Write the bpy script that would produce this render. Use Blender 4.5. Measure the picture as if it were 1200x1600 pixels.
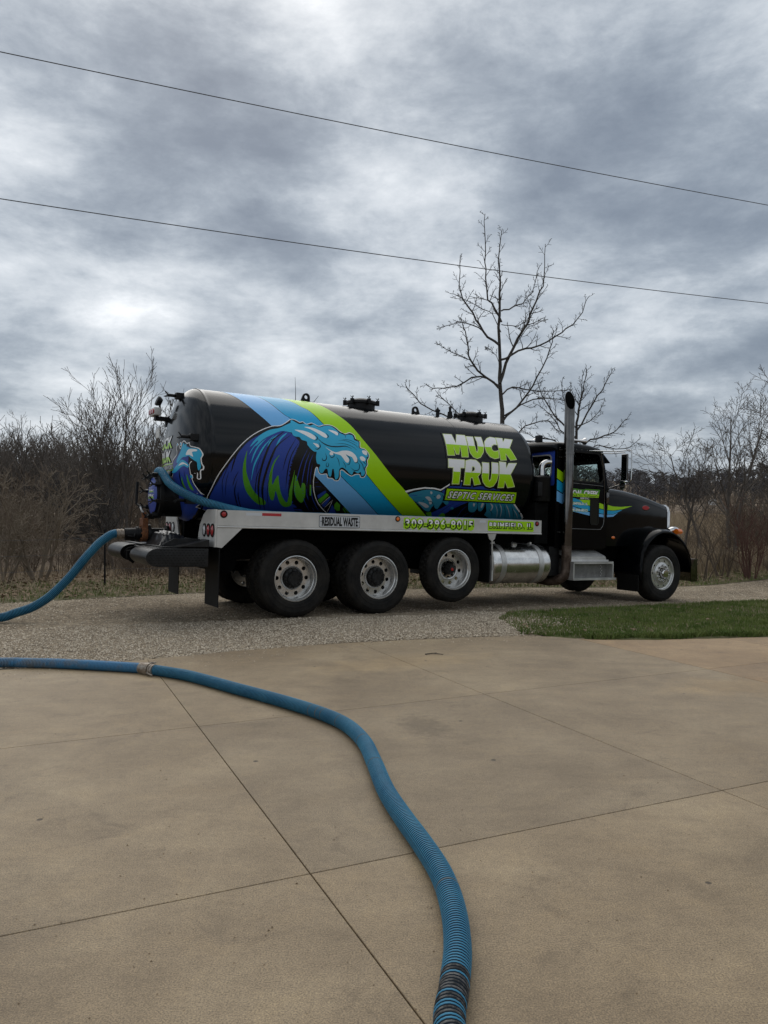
import bpy, bmesh, math, random
import numpy as np
from mathutils import Vector, Matrix, geometry
from math import sin, cos, pi, radians as rad

sc = bpy.context.scene
for o in list(bpy.data.objects):
    bpy.data.objects.remove(o)
random.seed(7)
RNG = np.random.default_rng(11)
COL = sc.collection

# ------------------------------------------------------------------ camera
CAMZ = 1.445
cd = bpy.data.cameras.new('camera')
cam = bpy.data.objects.new('camera', cd); COL.objects.link(cam)
cam.location = (0, 0, CAMZ); cam.rotation_euler = (rad(90), 0, 0)
cd.sensor_fit = 'HORIZONTAL'; cd.sensor_width = 36; cd.lens = 1187/1200*36
cd.clip_start = .05; cd.clip_end = 5000
sc.camera = cam

# ------------------------------------------------------------------ sky, sun, exposure
SUN_EL, SUN_AZ = rad(48), rad(-12)          # azimuth clockwise from +Y
sunv = Vector((sin(SUN_AZ)*cos(SUN_EL), cos(SUN_AZ)*cos(SUN_EL), sin(SUN_EL)))
ld = bpy.data.lights.new('sun', 'SUN'); ld.energy = 1.0; ld.angle = rad(65); ld.color = (1, .95, .87)
lo = bpy.data.objects.new('sun', ld); COL.objects.link(lo)
lo.rotation_euler = sunv.to_track_quat('Z', 'Y').to_euler(); lo.location = (0, 10, 30)

W = bpy.data.worlds.new('World'); sc.world = W; W.use_nodes = True
nt = W.node_tree; nt.nodes.clear()
def N(t, **k):
    n = nt.nodes.new(t)
    for a, b in k.items(): setattr(n, a, b)
    return n
def lk(a, b): nt.links.new(a, b)
def mth(op, a, b=None, c=None):
    n = N('ShaderNodeMath', operation=op)
    for i, v in enumerate((a, b, c)):
        if v is None: continue
        if hasattr(v, 'links'): lk(v, n.inputs[i])
        else: n.inputs[i].default_value = v
    return n.outputs[0]
def vmth(op, a, b=None):
    n = N('ShaderNodeVectorMath', operation=op)
    for i, v in enumerate((a, b)):
        if v is None: continue
        if hasattr(v, 'links'): lk(v, n.inputs[i])
        else: n.inputs[i].default_value = v
    return n
tc = N('ShaderNodeTexCoord')
sep = N('ShaderNodeSeparateXYZ'); lk(tc.outputs['Generated'], sep.inputs[0])
zz = mth('ADD', mth('MAXIMUM', sep.outputs[2], 0.0), .17)
cmb = N('ShaderNodeCombineXYZ')
lk(mth('DIVIDE', sep.outputs[0], zz), cmb.inputs[0]); lk(mth('DIVIDE', sep.outputs[1], zz), cmb.inputs[1])
cmb.inputs[2].default_value = 3.7
def noise(vec, scale, det=6, rough=.55, dist=0.0):
    n = N('ShaderNodeTexNoise'); lk(vec, n.inputs['Vector'])
    n.inputs['Scale'].default_value = scale; n.inputs['Detail'].default_value = det
    n.inputs['Roughness'].default_value = rough; n.inputs['Distortion'].default_value = dist
    return n.outputs[0]
big = noise(cmb.outputs[0], .55, 6, .52, .15)
mid = noise(cmb.outputs[0], 1.45, 12, .57, .1)
iso = vmth('MULTIPLY', tc.outputs['Generated'], (1., 1., 2.1)).outputs[0]
fine = noise(iso, 5.5, 14, .64, .15)
v = mth('ADD', mth('MULTIPLY', big, .80), mth('ADD', mth('MULTIPLY', mid, .95), mth('MULTIPLY', fine, .95)))
v = mth('SUBTRACT', v, .865)
v = mth('MULTIPLY_ADD', v, 1.10, -.070)
# cloud masses seen in the view: darker bellies and thin bright places
wob = N('ShaderNodeTexNoise'); lk(cmb.outputs[0], wob.inputs['Vector']); wob.inputs['Scale'].default_value = 2.6; wob.inputs['Detail'].default_value = 10; wob.inputs['Roughness'].default_value = .62
wv = vmth('SCALE', vmth('SUBTRACT', wob.outputs[1], (.5, .5, .5)).outputs[0]); wv.inputs[3].default_value = .24
dirw = vmth('NORMALIZE', vmth('ADD', tc.outputs['Generated'], wv.outputs[0]).outputs[0]).outputs[0]
def mass(d, k, amp):
    global v
    d = Vector(d).normalized()
    dt = vmth('DOT_PRODUCT', dirw, tuple(d)).outputs[1]
    e = mth('EXPONENT', mth('MULTIPLY', mth('SUBTRACT', dt, 1.0), k))
    v = mth('MULTIPLY_ADD', e, amp, v)
mass((-.25, 1, .46), 90, -.34)
mass((-.37, 1, .52), 110, -.16)
mass((.34, 1, .50), 60, -.10)
mass((.20, 1, .56), 120, -.06)
mass((.42, 1, .20), 60, -.14)
mass((-.14, 1, .68), 90, .22)
mass((-.02, 1, .42), 160, .14)
mass((-.35, 1, .37), 160, .08)
mass((-.40, 1, .12), 120, .10)
mass((.48, 1, .66), 140, .12)
mass((.36, 1, .30), 160, .12)
ramp = N('ShaderNodeValToRGB'); lk(v, ramp.inputs[0])
cr = ramp.color_ramp; cr.interpolation = 'B_SPLINE'
cr.elements[0].position = .12; cr.elements[0].color = (.150, .182, .228, 1)
cr.elements[1].position = .98; cr.elements[1].color = (.96, .97, .98, 1)
for p, c in ((.34, (.255, .296, .345)), (.52, (.42, .460, .502)), (.74, (.62, .65, .68))):
    e = cr.elements.new(p); e.color = (*c, 1)
sky = N('ShaderNodeTexSky', sky_type='NISHITA'); sky.sun_disc = False
sky.sun_elevation = SUN_EL; sky.sun_rotation = SUN_AZ; sky.air_density = 1.0; sky.dust_density = 2.0
b1 = N('ShaderNodeBackground'); lk(sky.outputs[0], b1.inputs[0]); b1.inputs[1].default_value = .09
b2 = N('ShaderNodeBackground'); lk(ramp.outputs[0], b2.inputs[0]); b2.inputs[1].default_value = 1.0
mx = N('ShaderNodeMixShader'); mx.inputs[0].default_value = .93
lk(b1.outputs[0], mx.inputs[1]); lk(b2.outputs[0], mx.inputs[2])
wo = N('ShaderNodeOutputWorld'); lk(mx.outputs[0], wo.inputs[0])
sc.view_settings.view_transform = 'Standard'; sc.view_settings.look = 'None'
sc.view_settings.gamma = 1; sc.view_settings.exposure = .43; sc.view_settings.use_curve_mapping = False

# ------------------------------------------------------------------ materials
MATS = {}
def mat(name, col, rough=.5, metal=0., spec=.5, var=0., vscale=6., col2=None, bump=0., bscale=30., coat=0., trans=0., emis=None, vdet=5, rvar=0., obj_rand=0., ramp_pos=(.35, .65)):
    m = bpy.data.materials.new(name); m.use_nodes = True; MATS[name] = m
    t = m.node_tree; b = t.nodes['Principled BSDF']
    b.inputs['Base Color'].default_value = (*col, 1); b.inputs['Roughness'].default_value = rough
    b.inputs['Metallic'].default_value = metal; b.inputs['Specular IOR Level'].default_value = spec
    b.inputs['Coat Weight'].default_value = coat; b.inputs['Coat Roughness'].default_value = .06
    if trans: b.inputs['Transmission Weight'].default_value = trans
    if emis: b.inputs['Emission Color'].default_value = (*emis[0], 1); b.inputs['Emission Strength'].default_value = emis[1]
    co = t.nodes.new('ShaderNodeTexCoord')
    if var or col2:
        n = t.nodes.new('ShaderNodeTexNoise'); n.inputs['Scale'].default_value = vscale; n.inputs['Detail'].default_value = vdet; n.inputs['Roughness'].default_value = .62
        t.links.new(co.outputs['Object'], n.inputs['Vector'])
        r = t.nodes.new('ShaderNodeValToRGB'); t.links.new(n.outputs[0], r.inputs[0])
        c2 = col2 or tuple(min(1, c*(1+var)) for c in col); c1 = col if col2 else tuple(c*(1-var) for c in col)
        r.color_ramp.elements[0].position = ramp_pos[0]; r.color_ramp.elements[0].color = (*c1, 1)
        r.color_ramp.elements[1].position = ramp_pos[1]; r.color_ramp.elements[1].color = (*c2, 1)
        outc = r.outputs[0]
        if obj_rand:
            oi = t.nodes.new('ShaderNodeObjectInfo'); h = t.nodes.new('ShaderNodeHueSaturation')
            mr = t.nodes.new('ShaderNodeMapRange'); mr.inputs[3].default_value = 1-obj_rand; mr.inputs[4].default_value = 1+obj_rand
            t.links.new(oi.outputs['Random'], mr.inputs[0]); t.links.new(mr.outputs[0], h.inputs['Value']); t.links.new(outc, h.inputs['Color']); outc = h.outputs[0]
        t.links.new(outc, b.inputs['Base Color'])
        if rvar:
            mr = t.nodes.new('ShaderNodeMapRange'); mr.inputs[3].default_value = max(.03, rough-rvar); mr.inputs[4].default_value = min(1, rough+rvar)
            t.links.new(n.outputs[0], mr.inputs[0]); t.links.new(mr.outputs[0], b.inputs['Roughness'])
    if bump:
        n2 = t.nodes.new('ShaderNodeTexNoise'); n2.inputs['Scale'].default_value = bscale; n2.inputs['Detail'].default_value = 6
        t.links.new(co.outputs['Object'], n2.inputs['Vector'])
        bp = t.nodes.new('ShaderNodeBump'); bp.inputs['Strength'].default_value = bump; bp.inputs['Distance'].default_value = .02
        t.links.new(n2.outputs[0], bp.inputs['Height']); t.links.new(bp.outputs[0], b.inputs['Normal'])
    return m
mat('black_paint', (.0018, .0021, .0026), .10, spec=.13, var=.35, vscale=3, rvar=.06)
mat('tank_paint', (.0028, .0036, .0045), .14, spec=.30, var=.3, vscale=2, rvar=.05, bump=.05, bscale=2.5)
mat('black_steel', (.006, .006, .0065), .5, spec=.25, var=.5, vscale=8, bump=.15, bscale=60)
mat('chassis', (.0035, .0035, .0035), .8, spec=.1, var=.5, vscale=6)
mat('worn_black', (.010, .010, .010), .42, spec=.3, var=.6, vscale=9, rvar=.15)
mat('rubber', (.0055, .0055, .0055), .7, spec=.2, col2=(.021, .0185, .0155), vscale=5, vdet=8, bump=.2, bscale=120)
mat('flap_rubber', (.006, .006, .006), .6, spec=.2, var=.3, vscale=9)
mat('aluminium', (.56, .55, .53), .42, .75, var=.16, vscale=5, rvar=.12, bump=.05, bscale=40)
mat('deck_alu', (.50, .49, .465), .46, .30, col2=(.62, .61, .58), vscale=3.5, vdet=9, rvar=.1)
mat('wheel_alu', (.58, .57, .55), .22, .7, var=.10, vscale=9, rvar=.08)
mat('fuel_alu', (.66, .65, .63), .24, 1., var=.14, vscale=8, rvar=.1, bump=.04, bscale=12)
mat('chrome', (.62, .61, .60), .10, 1.)
mat('dark_chrome', (.135, .13, .125), .05, 1., var=.2, vscale=5)
mat('rust_pipe', (.050, .030, .021), .5, .7, col2=(.16, .12, .095), vscale=9, rvar=.1)
mat('rust', (.07, .026, .012), .85, col2=(.21, .075, .022), vscale=30, bump=.4, bscale=60)
mat('white_band', (.62, .62, .60), .5, var=.15, vscale=20)
mat('p_light', (.17, .46, .82), .32, spec=.3)
mat('p_cyan', (.012, .36, .65), .32, spec=.3)
mat('p_lime', (.38, .70, .0035), .32, spec=.3)
mat('p_white', (.88, .88, .88), .32, spec=.3)
mat('p_white2', (.48, .50, .52), .36, coat=.3)
mat('p_blue', (.022, .055, .31), .32, spec=.3)
mat('p_green', (.085, .32, .018), .32, spec=.3)
mat('p_sky', (.035, .43, .68), .32, spec=.3)
mat('p_teal', (.028, .22, .33), .32, spec=.3)
mat('p_black', (.004, .004, .0045), .3, spec=.3)
mat('p_edge', (.72, .82, .34), .34, coat=.3)
mat('recess_shade_alu', (.20, .195, .185), .5, .5, var=.25, vscale=8)  # aluminium darkened: the shade inside the step recess is put into its colour
mat('red_lens', (.35, .012, .015), .2, coat=.5)
mat('clear_lens', (.55, .55, .55), .25, coat=.5)
mat('amber_lens', (.80, .17, .012), .25, coat=.5)
mat('red_tape', (.42, .02, .025), .4)
mat('silver_tape', (.58, .60, .63), .35)
mat('brass', (.42, .33, .18), .35, .8)
mat('glass_tint', (.80, .90, .87), .03, trans=1., spec=.5)
MATS['glass_tint'].node_tree.nodes['Principled BSDF'].inputs['IOR'].default_value = 1.02
mat('dark_glass', (.006, .010, .010), .06, spec=.4)
mat('interior', (.02, .02, .022), .7)
mat('tarp', (.020, .021, .022), .28, spec=.6, var=.4, vscale=20)
mat('wire', (.085, .085, .09), .6)
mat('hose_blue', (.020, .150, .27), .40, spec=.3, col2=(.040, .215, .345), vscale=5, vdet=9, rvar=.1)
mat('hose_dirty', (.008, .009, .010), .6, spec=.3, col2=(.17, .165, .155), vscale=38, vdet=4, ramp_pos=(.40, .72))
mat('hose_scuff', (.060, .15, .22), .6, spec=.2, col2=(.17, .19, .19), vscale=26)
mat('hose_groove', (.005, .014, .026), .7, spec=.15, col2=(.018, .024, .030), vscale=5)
mat('hose_worn', (.045, .19, .36), .45, col2=(.15, .155, .15), vscale=5.5, ramp_pos=(.46, .66))
mat('bark', (.052, .046, .042), .9, spec=.2, col2=(.085, .075, .066), vscale=5)
mat('twig_brown', (.105, .080, .060), .9, spec=.2, col2=(.20, .155, .115), vscale=.6, obj_rand=.2)
mat('twig_grey', (.090, .076, .066), .9, spec=.2, col2=(.15, .130, .112), vscale=.5, obj_rand=.2)
mat('twig_light', (.17, .135, .10), .9, spec=.2, col2=(.27, .22, .165), vscale=.8)
mat('twig_red', (.10, .052, .042), .85, spec=.2, col2=(.15, .085, .062), vscale=.8)
mat('far_wood', (.075, .072, .076), .95, spec=.1, col2=(.105, .096, .094), vscale=.05)
mat('grass_blade', (.072, .118, .022), .7, spec=.2, col2=(.19, .225, .064), vscale=2.2)
mat('dry_blade', (.24, .18, .115), .85, spec=.1, col2=(.42, .33, .22), vscale=1.0)
mat('leaf_litter', (.13, .085, .05), .85, spec=.1, col2=(.33, .25, .17), vscale=60)
mat('white_siding', (.75, .75, .74), .6)
mat('stone', (.17, .135, .096), .9, spec=.2, col2=(.62, .53, .41), vscale=55, vdet=1, ramp_pos=(.36, .66))

# ------------------------------------------------------------------ helpers
def tag(o, label=None, cat=None, group=None, kind=None):
    for k, vv in (('label', label), ('category', cat), ('group', group), ('kind', kind)):
        if vv: o[k] = vv
    return o
def empty(name, loc=(0, 0, 0)):
    o = bpy.data.objects.new(name, None); COL.objects.link(o); o.location = loc; o.empty_display_size = .3
    return o
def finish(me, mats, smooth=40):
    for m in mats: me.materials.append(MATS[m])
    if smooth:
        me.shade_smooth(); me.set_sharp_from_angle(angle=rad(smooth))
def obj(name, bm, mats, parent=None, loc=None, smooth=40, bevel=0., seg=2):
    if isinstance(mats, str): mats = [mats]
    if bevel:
        bmesh.ops.remove_doubles(bm, verts=bm.verts, dist=1e-5)
        es = [e for e in bm.edges if len(e.link_faces) == 2 and e.calc_face_angle(0) > .5]
        bmesh.ops.bevel(bm, geom=es, offset=bevel, segments=seg, profile=.7, affect='EDGES', clamp_overlap=True)
    me = bpy.data.meshes.new(name); bm.to_mesh(me); bm.free(); finish(me, mats, smooth)
    o = bpy.data.objects.new(name, me); COL.objects.link(o)
    if parent: o.parent = parent
    if loc: o.location = loc
    return o
def nobj(name, verts, faces, mats, parent=None, smooth=0, mi=None):
    me = bpy.data.meshes.new(name)
    verts = np.asarray(verts, dtype=np.float32); faces = np.asarray(faces, dtype=np.int32)
    n = faces.shape[1]
    me.vertices.add(len(verts)); me.vertices.foreach_set('co', verts.ravel())
    me.loops.add(faces.size); me.loops.foreach_set('vertex_index', faces.ravel())
    me.polygons.add(len(faces)); me.polygons.foreach_set('loop_start', np.arange(0, faces.size, n, dtype=np.int32))
    if isinstance(mats, str): mats = [mats]
    for m in mats: me.materials.append(MATS[m])
    if mi is not None: me.polygons.foreach_set('material_index', np.asarray(mi, dtype=np.int32))
    me.update(calc_edges=True)
    if smooth: me.shade_smooth()
    o = bpy.data.objects.new(name, me); COL.objects.link(o)
    if parent: o.parent = parent
    return o
B = bmesh.new
def box(bm, a, b, mi=0, tr=None):
    vs = [bm.verts.new((x, y, z)) for x in (a[0], b[0]) for y in (a[1], b[1]) for z in (a[2], b[2])]
    fs = []
    for f in ((0, 1, 3, 2), (4, 6, 7, 5), (0, 4, 5, 1), (2, 3, 7, 6), (0, 2, 6, 4), (1, 5, 7, 3)):
        q = bm.faces.new([vs[i] for i in f]); q.material_index = mi; fs.append(q)
    if tr is not None: bmesh.ops.transform(bm, matrix=tr, verts=vs)
    return bm
def frame_of(d):
    d = Vector(d).normalized(); u = d.cross(Vector((0, 0, 1)))
    if u.length < .01: u = Vector((1, 0, 0))
    u.normalize(); return u, d.cross(u)
def cyl(bm, p0, p1, r0, r1=None, n=20, mi=0, caps=True):
    r1 = r0 if r1 is None else r1
    p0, p1 = Vector(p0), Vector(p1); u, w = frame_of(p1-p0)
    A = [bm.verts.new(p0+(u*cos(t)+w*sin(t))*r0) for t in [2*pi*i/n for i in range(n)]]
    C = [bm.verts.new(p1+(u*cos(t)+w*sin(t))*r1) for t in [2*pi*i/n for i in range(n)]]
    for i in range(n):
        j = (i+1) % n; f = bm.faces.new((A[i], A[j], C[j], C[i])); f.material_index = mi
    if caps:
        f = bm.faces.new(A[::-1]); f.material_index = mi; f = bm.faces.new(C); f.material_index = mi
    return bm
def tube(bm, pts, r, n=10, mi=0, caps=True):
    pts = [Vector(p) for p in pts]; rs = r if hasattr(r, '__len__') else [r]*len(pts)
    rings = []; u = None
    for i, p in enumerate(pts):
        d = (pts[min(i+1, len(pts)-1)]-pts[max(i-1, 0)]).normalized()
        if u is None: u, _ = frame_of(d)
        u = (u-d*u.dot(d)).normalized(); w = d.cross(u)
        rings.append([bm.verts.new(p+(u*cos(2*pi*k/n)+w*sin(2*pi*k/n))*rs[i]) for k in range(n)])
    for a, b in zip(rings, rings[1:]):
        for k in range(n):
            f = bm.faces.new((a[k], a[(k+1) % n], b[(k+1) % n], b[k])); f.material_index = mi
    if caps:
        f = bm.faces.new(rings[0][::-1]); f.material_index = mi; f = bm.faces.new(rings[-1]); f.material_index = mi
    return bm
def lathe(bm, prof, n=48, M=None, mi=0, cap=False):
    """profile of (radius, height) turned about local z, placed by matrix M"""
    M = M or Matrix.Identity(4); rings = []
    for r, h in prof:
        if r < 1e-6: rings.append([bm.verts.new(M @ Vector((0, 0, h)))])
        else: rings.append([bm.verts.new(M @ Vector((r*cos(2*pi*k/n), r*sin(2*pi*k/n), h))) for k in range(n)])
    for a, b in zip(rings, rings[1:]):
        for k in range(n):
            k2 = (k+1) % n
            if len(a) == 1 and len(b) == 1: continue
            if len(a) == 1: f = bm.faces.new((a[0], b[k2], b[k]))
            elif len(b) == 1: f = bm.faces.new((a[k], a[k2], b[0]))
            else: f = bm.faces.new((a[k], a[k2], b[k2], b[k]))
            f.material_index = mi
    return bm
PL = {'xz': lambda a, b, d: (a, d, b), 'yz': lambda a, b, d: (d, a, b), 'xy': lambda a, b, d: (a, b, d)}
def plate(bm, outer, holes=(), plane='xz', d0=0., d1=.01, mi=0):
    """flat plate with openings, given thickness between d0 and d1"""
    loops = [outer]+list(holes); fn = PL[plane]
    tris = geometry.tessellate_polygon([[Vector((p[0], p[1], 0)) for p in l] for l in loops])
    flat = [p for l in loops for p in l]
    VA = [bm.verts.new(fn(p[0], p[1], d0)) for p in flat]; VB = [bm.verts.new(fn(p[0], p[1], d1)) for p in flat]
    for t in tris:
        for V, o in ((VA, t), (VB, t[::-1])):
            try: f = bm.faces.new([V[i] for i in o]); f.material_index = mi
            except ValueError: pass
    k = 0
    for l in loops:
        n = len(l)
        for i in range(n):
            a, b = k+i, k+(i+1) % n
            f = bm.faces.new((VA[a], VA[b], VB[b], VB[a])); f.material_index = mi
        k += n
    bmesh.ops.recalc_face_normals(bm, faces=bm.faces)
    return bm
def rrect(x0, x1, y0, y1, r, n=4):
    P = []
    for cx, cy, a0 in ((x1-r, y1-r, 0), (x0+r, y1-r, 90), (x0+r, y0+r, 180), (x1-r, y0+r, 270)):
        for k in range(n+1):
            a = rad(a0+90*k/n); P.append((cx+r*cos(a), cy+r*sin(a)))
    return P
def circ(cx, cy, r, n=14): return [(cx+r*cos(2*pi*k/n), cy+r*sin(2*pi*k/n)) for k in range(n)]
def catmull(P, closed=False, k=4):
    P = [np.array(p, float) for p in P]; n = len(P); out = []
    for i in range(n if closed else n-1):
        if closed: a, b, c, d = P[i-1], P[i], P[(i+1) % n], P[(i+2) % n]
        else: a, b, c, d = P[max(i-1, 0)], P[i], P[i+1], P[min(i+2, n-1)]
        for j in range(k):
            t = j/k
            out.append(.5*((2*b)+(c-a)*t+(2*a-5*b+4*c-d)*t*t+(3*b-a-3*c+d)*t**3))
    if not closed: out.append(P[-1])
    return out
# ------------------------------------------------------------------ terrain
TAZ, TPI = rad(59.41), rad(1.78)                       # truck heading (clockwise from +Y) and nose-down pitch
TO = np.array([-1.8324, 11.4399, 0.0])                 # truck origin: rear axle centre line on the ground
TX = np.array([sin(TAZ), cos(TAZ)])
U = np.array([.9143, .405]); V = np.array([-.4174, .9087]); G0 = np.array([-.294, 3.036])    # concrete joint directions
EDGE = np.array([(-60, -18.1), (-8, 4.93), (-2.293, 7.457), (-1.4, 7.98), (-.564, 8.367), (.2, 8.62), (.9, 8.78), (1.497, 8.90), (1.85, 8.93), (2.1, 8.83), (2.312, 8.70), (2.7, 8.66), (3.3, 8.70), (4.5, 8.89), (6, 9.1), (9, 9.5), (30, 12)])
EU = (EDGE-G0) @ U; EV = (EDGE-G0) @ V
def hfun(x, y):
    x = np.asarray(x, float); y = np.asarray(y, float)
    u = (x-G0[0])*U[0]+(y-G0[1])*U[1]; vv = (x-G0[0])*V[0]+(y-G0[1])*V[1]
    d = vv-np.interp(u, EU, EV)
    s = (x-TO[0])*TX[0]+(y-TO[1])*TX[1]
    t = np.clip(d/3.5, 0, 1); w = t*t*(3-2*t)
    z = -.0311*np.clip(s, 0, 13)*w-.018-.035*np.clip(-d/.10, 0, 1)
    r = np.hypot(x, y)
    far = np.clip(r-26, 0, None)
    z = z+.020*np.minimum(far, 190)
    k = np.clip((r-230)/260, 0, 1); k = k*k*(3-2*k)
    ang = np.arctan2(x, y)
    z = z+k*(17+3.0*np.sin(ang*5.3+1.2)+2.0*np.sin(ang*13+.4)+1.0*np.sin(ang*31))
    b = np.clip((r-14)/30, 0, 1)
    z = z+b*.25*(np.sin(x*.21+1.3)*np.cos(y*.17)+.5*np.sin(x*.53+y*.41))
    return z
rad_ = np.concatenate([np.linspace(.4, 30, 75), np.geomspace(31, 1500, 60)])
na = 160; an = np.linspace(-pi, pi, na, endpoint=False)
RR, AA = np.meshgrid(rad_, an, indexing='ij'); gx = RR*np.sin(AA); gy = RR*np.cos(AA)
gv = np.stack([gx, gy, hfun(gx, gy)-.05*(RR < 28)-.012], -1).reshape(-1, 3)
gi = np.arange(len(rad_)*na).reshape(len(rad_), na)
gf = np.stack([gi[:-1], np.roll(gi, -1, 1)[:-1], np.roll(gi, -1, 1)[1:], gi[1:]], -1).reshape(-1, 4)
gv = np.vstack([gv, [[0, 0, -.07]]])

def ground_mat(name, cols, scales, bump, bscale, dist=.02, rough=.95, vor=0):
    m = bpy.data.materials.new(name); m.use_nodes = True; MATS[name] = m
    t = m.node_tree; b = t.nodes['Principled BSDF']; b.inputs['Roughness'].default_value = rough; b.inputs['Specular IOR Level'].default_value = .15
    co = t.nodes.new('ShaderNodeTexCoord')
    def nz(s, det=6):
        n = t.nodes.new('ShaderNodeTexNoise'); n.inputs['Scale'].default_value = s; n.inputs['Detail'].default_value = det; n.inputs['Roughness'].default_value = .6
        t.links.new(co.outputs['Object'], n.inputs['Vector']); return n.outputs[0]
    def rmp(f, a, b_, p=(.38, .62)):
        r = t.nodes.new('ShaderNodeValToRGB'); t.links.new(f, r.inputs[0])
        r.color_ramp.elements[0].position = p[0]; r.color_ramp.elements[1].position = p[1]
        r.color_ramp.elements[0].color = (*a, 1); r.color_ramp.elements[1].color = (*b_, 1); return r.outputs[0]
    def mixc(f, a, b_, typ='MIX'):
        n = t.nodes.new('ShaderNodeMix'); n.data_type = 'RGBA'; n.blend_type = typ
        if hasattr(f, 'links'): t.links.new(f, n.inputs[0])
        else: n.inputs[0].default_value = f
        t.links.new(a, n.inputs[6]); t.links.new(b_, n.inputs[7]); return n.outputs[2]
    c = rmp(nz(scales[0]), cols[0], cols[1])
    c2 = rmp(nz(scales[1]), cols[2], cols[3])
    sel = t.nodes.new('ShaderNodeMapRange'); t.links.new(nz(scales[2], 4), sel.inputs[0]); sel.inputs[1].default_value = .4; sel.inputs[2].default_value = .62
    c = mixc(sel.outputs[0], c, c2)
    if vor:
        vn = t.nodes.new('ShaderNodeTexVoronoi'); vn.inputs['Scale'].default_value = vor; t.links.new(co.outputs['Object'], vn.inputs['Vector'])
        hs = t.nodes.new('ShaderNodeSeparateColor'); t.links.new(vn.outputs['Color'], hs.inputs[0])
        g = rmp(hs.outputs[0], (.55, .54, .52), (1.35, 1.33, 1.30), (.1, .95))
        c = mixc(1.0, c, g, 'MULTIPLY'); hgt = vn.outputs['Distance']
    else: hgt = nz(bscale, 8)
    t.links.new(c, b.inputs['Base Color'])
    bp = t.nodes.new('ShaderNodeBump'); bp.inputs['Strength'].default_value = bump; bp.inputs['Distance'].default_value = dist
    if vor: bp.invert = True
    t.links.new(hgt, bp.inputs['Height']); t.links.new(bp.outputs[0], b.inputs['Normal'])
    return m
ground_mat('field', ((.145, .108, .074), (.225, .172, .116), (.115, .084, .060), (.185, .137, .094)), (.35, 2.5, .05), .6, 3.0, .15)
ground_mat('gravel_road', ((.265, .212, .150), (.39, .322, .236), (.150, .117, .081), (.28, .226, .160)), (3.0, 9.0, .55), .9, 40, .018, vor=46)
ground_mat('turf', ((.062, .082, .024), (.10, .12, .038), (.10, .094, .048), (.175, .145, .085)), (9, 22, .9), .8, 60, .03)
ground_mat('verge_soil', ((.075, .075, .034), (.13, .115, .06), (.12, .09, .055), (.21, .165, .105)), (5, 16, .8), .8, 40, .03)
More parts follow.
